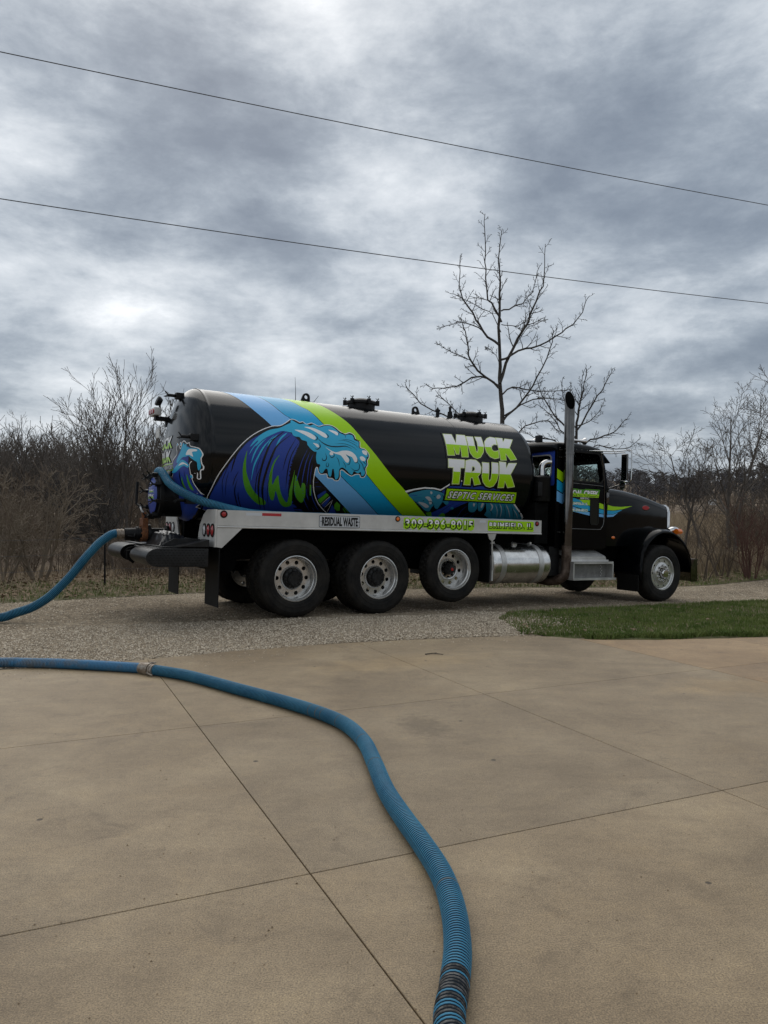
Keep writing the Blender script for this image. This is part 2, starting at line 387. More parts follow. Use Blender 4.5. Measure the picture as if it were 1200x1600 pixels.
# concrete
def concrete():
    m = bpy.data.materials.new('concrete'); m.use_nodes = True; MATS['concrete'] = m
    t = m.node_tree; b = t.nodes['Principled BSDF']; L = t.links.new
    co = t.nodes.new('ShaderNodeTexCoord')
    def nz(s, det=6, ro=.6, dist=0, vec=None):
        n = t.nodes.new('ShaderNodeTexNoise'); n.inputs['Scale'].default_value = s; n.inputs['Detail'].default_value = det; n.inputs['Roughness'].default_value = ro; n.inputs['Distortion'].default_value = dist
        L(vec or co.outputs['Object'], n.inputs['Vector']); return n.outputs[0]
    def rmp(f, *st):
        r = t.nodes.new('ShaderNodeValToRGB'); L(f, r.inputs[0]); e = r.color_ramp.elements
        e[0].position, e[0].color = st[0][0], (*st[0][1], 1); e[1].position, e[1].color = st[-1][0], (*st[-1][1], 1)
        for p, c in st[1:-1]: q = e.new(p); q.color = (*c, 1)
        return r.outputs[0]
    def mul(a, c, f=1.):
        n = t.nodes.new('ShaderNodeMix'); n.data_type = 'RGBA'; n.blend_type = 'MULTIPLY'
        if hasattr(f, 'links'): L(f, n.inputs[0])
        else: n.inputs[0].default_value = f
        L(a, n.inputs[6]); L(c, n.inputs[7]); return n.outputs[2]
    c = rmp(nz(.9, 9, .62, .4), (.28, (.184, .131, .075)), (.5, (.256, .189, .114)), (.74, (.345, .265, .167)))
    mp = t.nodes.new('ShaderNodeMapping'); mp.inputs['Rotation'].default_value = (0, 0, .42); mp.inputs['Scale'].default_value = (1.2, 5, 1); L(co.outputs['Object'], mp.inputs[0])
    c = mul(c, rmp(nz(1.6, 8, .65, .3, mp.outputs[0]), (.3, (.90, .89, .88)), (.7, (1.07, 1.07, 1.06))))           # trowel drag
    c = mul(c, rmp(nz(170, 3, .7), (.30, (.42, .41, .39)), (.5, (1., 1., 1.)), (.72, (1.65, 1.62, 1.55))))        # sand grain
    c = mul(c, rmp(nz(34, 5, .7), (.25, (.80, .79, .77)), (.6, (1.05, 1.05, 1.05))))
    c = mul(c, rmp(nz(4.5, 7, .65, .5), (.3, (.86, .85, .83)), (.5, (1, 1, 1)), (.7, (1.11, 1.10, 1.06))))
    sp = nz(2.6, 9, .72, .8)
    c = mul(c, rmp(sp, (.26, (.66, .64, .62)), (.42, (1, 1, 1))))                                                    # damp stains
    vn = t.nodes.new('ShaderNodeTexVoronoi'); vn.inputs['Scale'].default_value = 2.1; L(co.outputs['Object'], vn.inputs['Vector'])
    c = mul(c, rmp(vn.outputs['Distance'], (.026, (.22, .20, .18)), (.036, (1, 1, 1))))                              # pop-outs
    # scuffed mud patch on the middle slab, darker blotches close by, lighter ones farther off
    def spot(x, y, rx, ry, rot, f0, dark):
        m2 = t.nodes.new('ShaderNodeMapping'); m2.vector_type = 'TEXTURE'; m2.inputs['Location'].default_value = (x, y, 0); m2.inputs['Rotation'].default_value = (0, 0, rot); m2.inputs['Scale'].default_value = (rx, ry, 1); L(co.outputs['Object'], m2.inputs[0])
        ln = t.nodes.new('ShaderNodeVectorMath'); ln.operation = 'LENGTH'; L(m2.outputs[0], ln.inputs[0])
        ad = t.nodes.new('ShaderNodeMath'); ad.operation = 'MULTIPLY_ADD'; L(nz(f0, 8, .75), ad.inputs[0]); ad.inputs[1].default_value = 1.7; L(ln.outputs['Value'], ad.inputs[2])
        return mul(c, rmp(ad.outputs[0], (1.0/2.2, dark), (1.55/2.2, (1, 1, 1)))) if False else mul(c, rmp(scale_(ad.outputs[0], 1/2.5), (1.15/2.5, dark), (1.65/2.5, (1, 1, 1))))
    def scale_(o_, k_):
        s_ = t.nodes.new('ShaderNodeMath'); s_.operation = 'MULTIPLY'; L(o_, s_.inputs[0]); s_.inputs[1].default_value = k_; return s_.outputs[0]
    c = spot(.26, 5.14, .26, .42, .3, 16, (.66, .64, .61))
    c = spot(-2.2, 3.9, .5, .7, .5, 5, (.80, .79, .78))
    c = spot(1.5, 3.0, .55, .9, -.4, 5, (.84, .83, .81))
    c = spot(2.9, 6.3, .9, .5, .2, 4, (1.16, 1.10, .98))
    c = spot(.2, 7.3, 1.4, .5, .42, 4, (1.14, 1.10, 1.0))
    c = spot(-1.3, 2.5, .4, .8, .2, 6, (.82, .81, .80))
    oi = t.nodes.new('ShaderNodeObjectInfo')
    c = mul(c, rmp(oi.outputs['Random'], (0, (.92, .92, .92)), (1, (1.07, 1.06, 1.03))))
    c = mul(c, oi.outputs['Color'])
    L(c, b.inputs['Base Color'])
    b.inputs['Roughness'].default_value = .62; b.inputs['Specular IOR Level'].default_value = .5
    bp = t.nodes.new('ShaderNodeBump'); bp.inputs['Strength'].default_value = .45; bp.inputs['Distance'].default_value = .004
    L(nz(120, 6, .7), bp.inputs['Height']); L(bp.outputs[0], b.inputs['Normal'])
concrete()
mat('joint_dirt', (.030, .025, .020), .95, spec=.1, var=.3, vscale=20)

g = nobj('ground', gv, gf, 'field', smooth=1); tag(g, kind='structure')

def sheet(name, near, far, nu, nv, m, dz, jit=0.):
    """ribbon between two polylines laid over the terrain"""
    def res(P, n):
        P = np.array(P, float); L = np.r_[0, np.cumsum(np.hypot(*np.diff(P, axis=0).T))]; q = np.linspace(0, L[-1], n)
        return np.c_[np.interp(q, L, P[:, 0]), np.interp(q, L, P[:, 1])]
    A, F = res(near, nu), res(far, nu)
    if jit:
        w = np.convolve(RNG.normal(0, 1, nu+10), np.ones(5)/5, 'same')[5:-5]; A = A+jit*np.c_[w, w]
        w = np.convolve(RNG.normal(0, 1, nu+10), np.ones(5)/5, 'same')[5:-5]; F = F+jit*np.c_[-w, w]
    t = np.linspace(0, 1, nv)[:, None, None]; P = A[None]*(1-t)+F[None]*t
    Z = hfun(P[..., 0], P[..., 1])+dz
    vs = np.concatenate([P, Z[..., None]], -1).reshape(-1, 3); i = np.arange(nu*nv).reshape(nv, nu)
    fs = np.stack([i[:-1, :-1], i[:-1, 1:], i[1:, 1:], i[1:, :-1]], -1).reshape(-1, 4)
    o = nobj(name, vs, fs, m, smooth=1); return tag(o, kind='structure')
ROADFAR = [(-40, -6), (-14, 7.8), (-8, 11.0), (-5.35, 12.45), (-3.4, 13.6), (0, 15.4), (4, 17.3), (7.9, 19.1), (14, 22.3), (30, 31)]
LAWN_L = [(1.80, 8.96), (1.72, 9.4), (1.55, 10.1), (1.62, 11.0), (1.95, 11.75)]
ROADNEAR_R = [(1.95, 11.75), (3.5, 12.75), (5.76, 14.15), (7.9, 15.45), (14, 18.6), (30, 27)]
road = sheet('gravel_road', [(-40, -14), (-8, 4.7), (-2.3, 7.3), (-.56, 8.2), (.9, 8.6), (2.2, 8.55), (5, 9.2), (14, 17), (30, 25)], ROADFAR, 150, 50, 'gravel_road', .012, .06)
lawn = sheet('lawn', [(1.62, 9.25), (1.85, 8.95), (2.2, 8.7), (2.7, 8.58), (3.3, 8.6), (4.5, 8.8), (6, 9.0), (9, 9.4), (30, 11.9)], [(1.72, 9.7), (1.70, 10.7), (1.95, 11.6), (3.5, 12.75), (5.76, 14.15), (7.9, 15.45), (10, 16.5), (14, 18.6), (30, 27)], 110, 40, 'turf', .020, .03)
verge = sheet('verge', ROADFAR, [(p[0]-1.5, p[1]+3.1) for p in ROADFAR], 120, 14, 'verge_soil', .016, .05)

# ------------------------------------------------------------------ concrete driveway of separate slabs
def uv2w(u, v_): p = G0+U*u+V*v_; return p[0], p[1]
us = [-18.0, -13.7, -11.4, -9.1, -6.85, -4.56, -2.3, 0, 2.24, 4.63, 6.2, 8.5, 10.8, 13.1, 17]
vsl = [-16.0, -11.4, -9.1, -6.87, -4.58, -2.29, 0, 2.293, None]
bm = B()
base_out = [uv2w(us[0], vsl[0]), uv2w(us[-1], vsl[0])]+[uv2w(u, float(np.interp(u, EU, EV))-.03) for u in np.linspace(us[-1], us[0], 90)]
plate(bm, base_out, (), 'xy', -.12, -.022)
drive = obj('concrete_driveway', bm, 'joint_dirt'); tag(drive, kind='structure')
gap = .0025
for a, (u0, u1) in enumerate(zip(us, us[1:])):
    for b, (v0, v1) in enumerate(zip(vsl, vsl[1:])):
        g_u0 = gap*(1.6 if abs(u0-4.63) < .01 else 1); g_u1 = gap*(1.6 if abs(u1-4.63) < .01 else 1)
        P = [(u0+g_u0, v0+gap), (u1-g_u1, v0+gap)]
        if v1 is None:
            n = 14
            for k in range(n+1):
                u = (u1-g_u1)+(u0+g_u0-u1+g_u1)*k/n; P.append((u, float(np.interp(u, EU, EV))+.012*sin(u*9)+.008*sin(u*23)))
        else: P += [(u1-g_u1, v1-gap), (u0+g_u0, v1-gap)]
        Wp = [uv2w(*p) for p in P]
        cx, cy = np.mean([p[0] for p in Wp]), np.mean([p[1] for p in Wp])
        bm = B(); plate(bm, Wp, (), 'xy', -.10, 0.0)
        o = obj('slab', bm, 'concrete', drive, bevel=.002, seg=1, smooth=30)
        o.color = (1.10, .98, .86, 1) if u0 > 4.5 else (1, 1, 1, 1)
# ------------------------------------------------------------------ bare trees and brush
def polytubes(lines):
    """join tapered branch polylines (pts, radii) into one triangle/quad soup"""
    VV, FF = [], []; off = 0
    groups = {}
    for pts, rr in lines:
        groups.setdefault((len(pts), 5 if rr[0] > .03 else 3), []).append((pts, rr))
    for (n, k), ls in groups.items():
        P = np.array([l[0] for l in ls], float); R_ = np.array([l[1] for l in ls], float); m = len(ls)
        D = np.empty_like(P); D[:, 1:-1] = P[:, 2:]-P[:, :-2]; D[:, 0] = P[:, 1]-P[:, 0]; D[:, -1] = P[:, -1]-P[:, -2]
        D /= np.linalg.norm(D, axis=2, keepdims=True)+1e-9
        ax = D.mean(1); ref = np.where(np.abs(ax[:, 2:3]) > .8, np.array([[1., .1, 0]]), np.array([[.1, 0, 1.]]))
        Uu = np.cross(D, ref[:, None]); Uu /= np.linalg.norm(Uu, axis=2, keepdims=True)+1e-9; Ww = np.cross(D, Uu)
        a = np.arange(k)*2*pi/k
        ring = P[:, :, None]+R_[:, :, None, None]*(Uu[:, :, None]*np.cos(a)[None, None, :, None]+Ww[:, :, None]*np.sin(a)[None, None, :, None])
        VV.append(ring.reshape(-1, 3))
        idx = off+np.arange(m*n*k).reshape(m, n, k); nx = np.roll(idx, -1, 2)
        FF.append(np.stack([idx[:, :-1], nx[:, :-1], nx[:, 1:], idx[:, 1:]], -1).reshape(-1, 4)); off += m*n*k
    return np.concatenate(VV), np.concatenate(FF)
def rotv(d, ax, a):
    ax = ax/(np.linalg.norm(ax)+1e-9)
    return d*cos(a)+np.cross(ax, d)*sin(a)+ax*np.dot(ax, d)*(1-cos(a))
def grow(lines, p, d, L, r, lev, cfg, rng, n=6):
    d = np.array(d, float); d /= np.linalg.norm(d); p = np.array(p, float)
    pts = [p]; dirs = [d]
    for i in range(n-1):
        d = d+rng.normal(0, cfg['wander'], 3)+np.array([0, 0, cfg['up']]); d /= np.linalg.norm(d)
        p = p+d*L/(n-1); pts.append(p); dirs.append(d)
    tip = cfg.get('tip', .25); rr = [max(cfg['rmin'], r*(1-(1-tip)*i/(n-1))) for i in range(n)]
    lines.append((pts, rr))
    sprout(lines, pts, dirs, rr, L, lev, cfg, rng)
def sprout(lines, pts, dirs, rr, L, lev, cfg, rng, t0=None):
    if lev >= len(cfg['kids']): return
    k = cfg['kids'][lev]; t0 = cfg['t0'][lev] if t0 is None else t0; n = len(pts)
    ph = rng.uniform(0, 6.28)
    for j in range(k):
        t = t0+(1-t0)*(j+rng.uniform(.2, .9))/k; f = min(t, .985)*(n-1); i = int(f); w = f-i
        q = np.array(pts[i])*(1-w)+np.array(pts[i+1])*w; dd = np.array(dirs[i])
        side = np.cross(dd, rng.normal(0, 1, 3)); side /= np.linalg.norm(side)+1e-9
        ph += 2.4; side = rotv(np.cross(dd, [.3, .2, .93]) if abs(dd[2]) < .9 else np.array([1., 0, 0]), dd, ph)
        ang = rad(rng.uniform(*cfg['ang']))
        nd = dd*cos(ang)+side/(np.linalg.norm(side)+1e-9)*sin(ang)
        ratio = cfg['ratio'][lev]*rng.uniform(.65, 1.2)*(1-cfg.get('fall', .45)*t)
        grow(lines, q, nd, L*ratio, (rr[i]*(1-w)+rr[i+1]*w)*cfg.get('rr', .62), lev+1, cfg, rng, cfg.get('np', (6, 5, 4, 4))[lev])
def tree_obj(name, lines, m, loc, label, group, ntr=1):
    """trunk lines first, the rest is the crown of limbs and twigs"""
    r = empty(name, loc)
    v_, f_ = polytubes(lines[:ntr]); nobj('trunk', v_, f_, m, r, 1)
    v_, f_ = polytubes(lines[ntr:]); nobj('crown', v_, f_, m, r, 1)
    return tag(r, label, 'tree', group)

# the young tree behind the tank: main limbs follow their observed spread, depth fanned out round the trunk
def limb(lines, pts, r0, r1, rng, cfg, depth, lev=1, t0=.25, lmax=5.):
    P = np.array(catmull(pts, False, 3)); n = len(P)
    P[:, 1] += .6*depth*np.linspace(0, 1, n)**1.2
    P += rng.normal(0, .018, P.shape)
    rr = list(np.linspace(r0, r1, n)); D = np.gradient(P, axis=0); D /= np.linalg.norm(D, axis=1, keepdims=True)
    L = np.linalg.norm(np.diff(P, axis=0), axis=1).sum()
    lines.append(([p for p in P], rr)); sprout(lines, list(P), list(D), rr, min(L, lmax), lev, cfg, rng, t0)
def T(pts, bx, by, dist):   # limb sketch in metres: (across, height) at the tree's distance
    k = dist/1187*.3167
    return [((a-bx)*k, 0., (by-b)*k) for a, b in pts]
rng = np.random.default_rng(5)
cfgA = dict(kids=[0, 17, 4, 0], t0=[.3, .3, .25, .3], ratio=[.5, .22, .5, .4], ang=(32, 66), wander=.12, up=.06, rmin=.006, tip=.4, rr=.55, fall=.70)
DM = 22.0; lines = []
mx_, my_ = (786-600)/1187*DM, DM
BY = 3.158*(470-(float(hfun(mx_, my_))-CAMZ)*1187/DM)
trunk = [(528, BY+8), (530, 1350), (525, 1040), (515, 880), (515, 700), (512, 500), (517, 350), (508, 230), (527, 75)]
limb(lines, T(trunk, 525, BY, DM), .090, .009, rng, cfgA, .4, 1, .6, 3.6)
for pts, dep, r0 in (
    ([(512, 540), (470, 460), (440, 420), (432, 300), (430, 180), (422, 45)], -.8, .032),
    ([(508, 660), (430, 590), (380, 500), (335, 420), (320, 330), (322, 185)], .9, .038),
    ([(430, 590), (350, 545), (290, 535), (210, 550)], 1.3, .022),
    ([(508, 870), (400, 790), (350, 720), (330, 620), (305, 560)], -1.2, .038),
    ([(352, 728), (270, 715), (180, 685)], -1.6, .02),
    ([(510, 860), (420, 810), (300, 850), (220, 855), (150, 830)], 1.6, .032),
    ([(516, 850), (560, 700), (620, 600), (670, 500), (710, 400), (740, 320), (750, 140)], .7, .05),
    ([(517, 735), (600, 690), (700, 670), (800, 610), (870, 550), (918, 445)], -1.0, .036),
    ([(513, 500), (580, 465), (640, 430), (690, 360), (725, 225)], 1.1, .026),
    ([(520, 905), (580, 865), (680, 870), (800, 870), (900, 850)], 1.8, .03),
    ([(525, 1040), (620, 930), (680, 830), (740, 700), (742, 620)], -1.3, .036),
    ([(525, 1010), (660, 940), (740, 940), (800, 960)], -1.8, .026),
    ([(525, 1150), (300, 1040), (120, 950), (40, 865)], -.6, .032),
    ([(525, 1120), (300, 985), (210, 880)], .9, .028),
    ([(525, 1180), (640, 1060), (760, 1030), (830, 1080)], 1.2, .028),
    ([(514, 600), (470, 520), (400, 490), (330, 470), (250, 450)], -1.5, .016),
    ([(570, 700), (640, 580), (720, 530), (765, 505)], 1.2, .014),
    ([(515, 760), (470, 700), (440, 690), (425, 690)], -.8, .012),
    ([(514, 560), (590, 570), (650, 540), (670, 500)], -.9, .015)):
    limb(lines, T(pts, 525, BY, DM), r0, .009, rng, cfgA, dep, 1, .2)
tree_obj('young_tree', lines, 'bark', (mx_, my_, float(hfun(mx_, my_))), 'tall bare young tree rising above the front end of the tank', 'bare trees behind the truck')
rng = np.random.default_rng(9); lines = []; DM2 = 25.0
cfgB = dict(kids=[0, 13, 5, 0], t0=[.3, .25, .25, .3], ratio=[.5, .26, .48, .4], ang=(28, 60), wander=.11, up=.05, rmin=.006, tip=.4, rr=.55, fall=.75)
mx_, my_ = (899-600)/1187*DM2, DM2
BY = 3.158*(470-(float(hfun(mx_, my_))-CAMZ)*1187/DM2)
limb(lines, T([(880, BY+8), (882, 1350), (884, 1200), (892, 1040), (905, 960), (925, 880), (945, 775)], 880, BY, DM2), .075, .01, rng, cfgB, .3, 1, .55)
for pts, dep, r0 in (
    ([(886, 1090), (960, 950), (1010, 860), (1040, 790)], -.9, .034), ([(884, 1120), (780, 1000), (720, 900), (715, 820)], .8, .034),
    ([(884, 1150), (800, 1080), (740, 1010), (650, 960)], -1.1, .03), ([(884, 1190), (960, 1130), (1060, 1100), (1120, 1050), (1172, 1000)], .9, .034),
    ([(896, 1000), (900, 900), (908, 790)], -.6, .024), ([(886, 1080), (840, 960), (830, 880), (840, 800)], 1.2, .024), ([(888, 1060), (990, 1010), (1060, 910)], 1.3, .024),
    ([(884, 1210), (980, 1160), (1100, 1180), (1165, 1125)], -1.2, .026), ([(884, 1200), (780, 1130), (690, 1110), (620, 1060)], 1.0, .026), ([(905, 960), (860, 900), (870, 840)], .5, .015)):
    limb(lines, T(pts, 880, BY, DM2), r0, .008, rng, cfgB, dep, 1, .2)
tree_obj('young_tree', lines, 'bark', (mx_, my_, float(hfun(mx_, my_))), 'smaller bare tree spreading behind the exhaust stack and cab', 'bare trees behind the truck')

CFG = {
 'fan': dict(kids=[13, 8, 4, 0], t0=[.10, .15, .2, .2], ratio=[.66, .52, .45, .4], ang=(14, 36), wander=.055, up=.05, rmin=.006, tip=.25, rr=.6, fall=.35),
 'open': dict(kids=[12, 9, 5, 0], t0=[.25, .2, .2, .2], ratio=[.55, .5, .45, .4], ang=(26, 55), wander=.085, up=.045, rmin=.006, tip=.22, rr=.58, fall=.4),
 'shrub': dict(kids=[8, 5, 0], t0=[.2, .2, .2], ratio=[.5, .5, .4], ang=(18, 46), wander=.09, up=.04, rmin=.004, tip=.25, rr=.6, fall=.4),
}
CFG['bush'] = dict(kids=[8, 6, 3, 0], t0=[.15, .2, .2, .2], ratio=[.6, .5, .45, .4], ang=(24, 58), wander=.13, up=.03, rmin=.005, tip=.25, rr=.6, fall=.35)
CFG['brush'] = dict(kids=[7, 4, 0], t0=[.15, .2, .2], ratio=[.55, .5, .4], ang=(16, 44), wander=.075, up=.035, rmin=.002, tip=.3, rr=.6, fall=.4, np=(4, 3, 3), n0=5)
CFG['crowny'] = dict(kids=[11, 8, 0], t0=[.25, .15, .2], ratio=[.55, .55, .4], ang=(22, 50), wander=.07, up=.05, rmin=.002, tip=.3, rr=.6, fall=.4, np=(4, 3, 3), n0=6)
def make_lines(kind, h, r, stems, seed, spread=.25):
    rg = np.random.default_rng(seed); L = []
    tr = []
    for s in range(stems):
        a = rg.uniform(0, 6.28); sp = rg.uniform(.3, 1)*spread if stems > 1 else rg.uniform(0, .06)
        sub = []; hh = h*rg.uniform(.75, 1.05) if stems > 1 else h
        grow(sub, (cos(a)*.12*(stems > 1), sin(a)*.12*(stems > 1), 0), (cos(a)*sp, sin(a)*sp, 1), hh*.82, r*rg.uniform(.7, 1.1) if stems > 1 else r, 0, CFG[kind], rg, CFG[kind].get('n0', 8))
        tr.append(sub[0]); L += sub[1:]
    return tr+L, stems
def ptree(name, kind, px, dist, h, r, stems, seed, m, label, group, spread=.25, cat='tree'):
    x = (px-600)/1187*dist; y = dist
    lines, st = make_lines(kind, h, r, stems, seed, spread)
    o = tree_obj(name, lines, m, (x, y, float(hfun(x, y))-.04), label, group, st); o['category'] = cat
    return o
gl, gr = 'bare trees along the left field edge', 'bare trees along the right field edge'
ptree('bare_tree', 'fan', 203, 24, 6.0, .075, 3, 21, 'twig_grey', 'bare fan shaped tree with many upright limbs left of the tank end', gl, .3)
ptree('bare_tree', 'fan', 250, 25, 6.3, .08, 2, 22, 'twig_grey', 'bare tree half hidden by the rear end of the tank', gl, .12)
ptree('bare_tree', 'fan', 165, 26, 5.2, .065, 3, 23, 'twig_grey', 'lower bare tree with leaning stems just left of the fan shaped tree', gl, .45)
ptree('bare_tree', 'open', 38, 40, 5.9, .10, 1, 24, 'twig_grey', 'round topped bare tree on the skyline under the lone dead stalk', gl)
ptree('bare_tree', 'open', 84, 38, 5.6, .10, 1, 25, 'twig_grey', 'bare skyline tree in the middle of the left thicket', gl)
ptree('bare_tree', 'open', 4, 40, 5.3, .10, 2, 26, 'twig_grey', 'bare skyline tree cut by the left edge of the picture', gl)
ptree('bare_tree', 'open', 122, 36, 5.2, .09, 2, 37, 'twig_grey', 'bare skyline tree between the left thicket and the fan shaped tree', gl)
ptree('leaning_tree', 'open', 178, 20.5, 2.9, .075, 3, 27, 'bark', 'dark crooked tree leaning left above the blue hose', gl, .9)
ptree('roadside_shrub', 'bush', 60, 16.2, 2.4, .045, 6, 28, 'twig_light', 'bushy brown roadside shrub with several stems behind the rising hose', 'roadside shrubs', .5, 'shrub')
ptree('roadside_shrub', 'bush', 5, 15.8, 1.9, .03, 6, 29, 'twig_light', 'brown roadside shrub at the left edge of the picture', 'roadside shrubs', .6, 'shrub')
ptree('roadside_shrub', 'bush', 290, 18.0, 1.5, .03, 6, 30, 'twig_light', 'tangled grey shrub seen under the rear bumper', 'roadside shrubs', .9, 'shrub')
ptree('bare_tree', 'open', 1140, 25, 6.3, .085, 2, 31, 'twig_grey', 'tallest bare tree right of the truck with a forked dark trunk', gr, .12)
ptree('bare_tree', 'open', 1096, 26, 5.0, .065, 1, 32, 'twig_grey', 'slim bare tree between the hood and the tallest right tree', gr)
ptree('bare_tree', 'open', 1070, 26.5, 4.6, .055, 1, 33, 'twig_grey', 'lowest bare tree just right of the truck nose', gr, .22)
ptree('bare_tree', 'open', 1216, 22, 5.6, .07, 3, 44, 'twig_grey', 'bare tree with long leaning stems cut by the right edge', gr, .28)
ptree('roadside_shrub', 'shrub', 1172, 20.5, 2.3, .028, 12, 35, 'twig_red', 'reddish many stemmed shrub by the gravel road on the right', 'roadside shrubs', .45, 'shrub')
ptree('roadside_shrub', 'shrub', 1128, 21, 2.2, .028, 6, 36, 'twig_brown', 'thin brown shrub left of the reddish many stemmed shrub', 'roadside shrubs', .35, 'shrub')
ptree('roadside_shrub', 'shrub', 1098, 20.5, 2.0, .026, 5, 38, 'twig_brown', 'crooked thin shrub right beside the front bumper', 'roadside shrubs', .4, 'shrub')
# lone dead stalk above the skyline
st = (38-600)/1187*30.0
v_, f_ = polytubes([([(0, 0, 0), (.04, 0, 1.5), (-.02, .02, 3.2), (-.10, 0, 4.6), (-.12, .01, 5.35)], [.03, .028, .022, .014, .007])])
o = nobj('dead_stalk', v_, f_, 'twig_grey', smooth=1); o.location = (st, 30, float(hfun(st, 30))-.05); tag(o, 'lone straight dead stalk standing above the left skyline', 'tree')

# thicket: an uncountable tangle behind the road
tmpl = []
for i in range(9):
    kind = 'brush' if i < 6 else 'crowny'
    ln, _ = make_lines(kind, 1.0, .010 if i < 6 else .013, 8 if i < 6 else 2, 100+i, .5 if i < 6 else .2)
    tmpl.append(polytubes([([p for p in l[0]], [max(.0017, q) for q in l[1]]) for l in ln]))
def scatter_brush(name, spots, m, label):
    VV, FF, off = [], [], 0
    for x, y, h, ti, wd in spots:
        v_, f_ = tmpl[ti]; a = RNG.uniform(0, 6.28); c, s = cos(a), sin(a)
        q = np.c_[(v_[:, 0]*c-v_[:, 1]*s)*h*wd, (v_[:, 0]*s+v_[:, 1]*c)*h*wd, v_[:, 2]*h]
        q += [x, y, float(hfun(x, y))-.05]; VV.append(q); FF.append(f_+off); off += len(q)
    o = nobj(name, np.concatenate(VV), np.concatenate(FF), m, smooth=1)
    return tag(o, label, 'brush', kind='stuff')
sp = []
for i in range(78):                                     # left thicket, several rows deep
    y = 18.5+(i % 5)*3.6+RNG.uniform(-1.4, 1.4); px = RNG.uniform(-90, 330)
    h = (1.0, 1.5, 2.1, 2.8, 3.6)[i % 5]*RNG.uniform(.6, 1.12)
    sp.append(((px-600)/1187*y, y, h, int(RNG.integers(0, 9)), RNG.uniform(.8, 1.2)))
for i in range(40):
    y = RNG.uniform(17.3, 20); px = RNG.uniform(-90, 345); sp.append(((px-600)/1187*y, y, RNG.uniform(.5, 1.1), int(RNG.integers(0, 6)), 1.3))
scatter_brush('thicket', sp, 'twig_brown', 'dense brown leafless thicket filling the left background')
sp = []
for i in range(90):
    y = RNG.uniform(36, 54); px = RNG.uniform(-90, 340); sp.append(((px-600)/1187*y, y, RNG.uniform(4.9, 6.9)*(y/44), int(RNG.integers(6, 9)) if i % 3 else int(RNG.integers(0, 6)), RNG.uniform(.8, 1.1)))
scatter_brush('woodland_edge', sp, 'twig_grey', 'grey mass of bare woods behind the left thicket')
sp = []
for i in range(52):
    y = 22.5+(i % 5)*3.5+RNG.uniform(-1.2, 1.2); px = RNG.uniform(1030, 1290) if i % 4 else RNG.uniform(640, 1030); t_ = RNG.uniform(.6, 1.15)
    h = (.9, 1.05, 1.2, 1.25, 1.25)[i % 5]*t_
    sp.append(((px-600)/1187*y, y, h, int(RNG.integers(0, 7)), RNG.uniform(.9, 1.3)))
for i in range(15):
    y = RNG.uniform(24, 34); px = RNG.uniform(1130, 1300); sp.append(((px-600)/1187*y, y, RNG.uniform(2, 3.3), int(RNG.integers(3, 9)), 1.))
for i in range(10):
    y = RNG.uniform(50, 85); px = RNG.uniform(900, 1300); sp.append(((px-600)/1187*y, y, RNG.uniform(1.6, 3.2), int(RNG.integers(0, 9)), 1.4))
scatter_brush('roadside_brush', sp, 'twig_brown', 'low brown brush growing beyond the road on the right')
# far wooded ridge
rgw = np.random.default_rng(77)
VV, FF, off = [], [], 0
ft = []
for q in range(5):
    L = []
    rg = np.random.default_rng(300+q)
    L.append(([(0, 0, 0), (0, 0, .3), (.01, 0, .6), (0, 0, .9)], [.022, .018, .012, .004]))
    for k in range(15):
        z0 = rg.uniform(.15, .8); a = rg.uniform(0, 6.28); sp_ = rg.uniform(.15, .42); up = rg.uniform(.15, .4)
        p0 = np.array([0, 0, z0]); p2 = p0+np.array([cos(a)*sp_, sin(a)*sp_, up*(1.15-z0)]); L.append(([p0, p2], [.022, .010]))
    ft.append(polytubes(L))
for i in range(1900):
    r_ = rgw.uniform(250, 470)**1.0; a = rgw.uniform(-.62, .62); x, y = r_*sin(a), r_*cos(a); h = rgw.uniform(6, 10)
    v_, f_ = ft[i % 5]; t_ = rgw.uniform(0, 6.28); c, s = cos(t_), sin(t_)
    q = np.c_[(v_[:, 0]*c-v_[:, 1]*s)*h, (v_[:, 0]*s+v_[:, 1]*c)*h, v_[:, 2]*h]+[x, y, float(hfun(x, y))-.3]
    VV.append(q); FF.append(f_+off); off += len(q)
o = nobj('far_woods', np.concatenate(VV), np.concatenate(FF), 'far_wood', smooth=1); tag(o, 'dark bare woods on the far ridge beyond the field', 'woods', kind='stuff')

# grasses
def blades(name, P, h, w, m, label, cat='grass', lean=.35):
    n = len(P); a = RNG.uniform(0, 6.28, n); hh = h*RNG.uniform(.5, 1.15, n); ww = w*RNG.uniform(.7, 1.3, n)
    z = hfun(P[:, 0], P[:, 1])+.016
    b0 = np.c_[P[:, 0]-np.cos(a)*ww, P[:, 1]-np.sin(a)*ww, z]; b1 = np.c_[P[:, 0]+np.cos(a)*ww, P[:, 1]+np.sin(a)*ww, z]
    la = RNG.uniform(0, 6.28, n); le = hh*lean*RNG.uniform(.2, 1.4, n)
    m0 = np.c_[P[:, 0]+np.cos(la)*le*.35, P[:, 1]+np.sin(la)*le*.35, z+hh*.6]
    t = np.c_[P[:, 0]+np.cos(la)*le, P[:, 1]+np.sin(la)*le, z+hh]
    c = np.c_[np.cos(a), np.sin(a), 0*a]*ww[:, None]*.7
    V_ = np.stack([b0, b1, m0+c, m0-c, t], 1).reshape(-1, 3); k = np.arange(n)[:, None]*5
    F_ = np.concatenate([k+[[0, 1, 2]], k+[[0, 2, 3]], k+[[3, 2, 4]]])
    o = nobj(name, V_, F_, m); return tag(o, label, cat, kind='stuff')
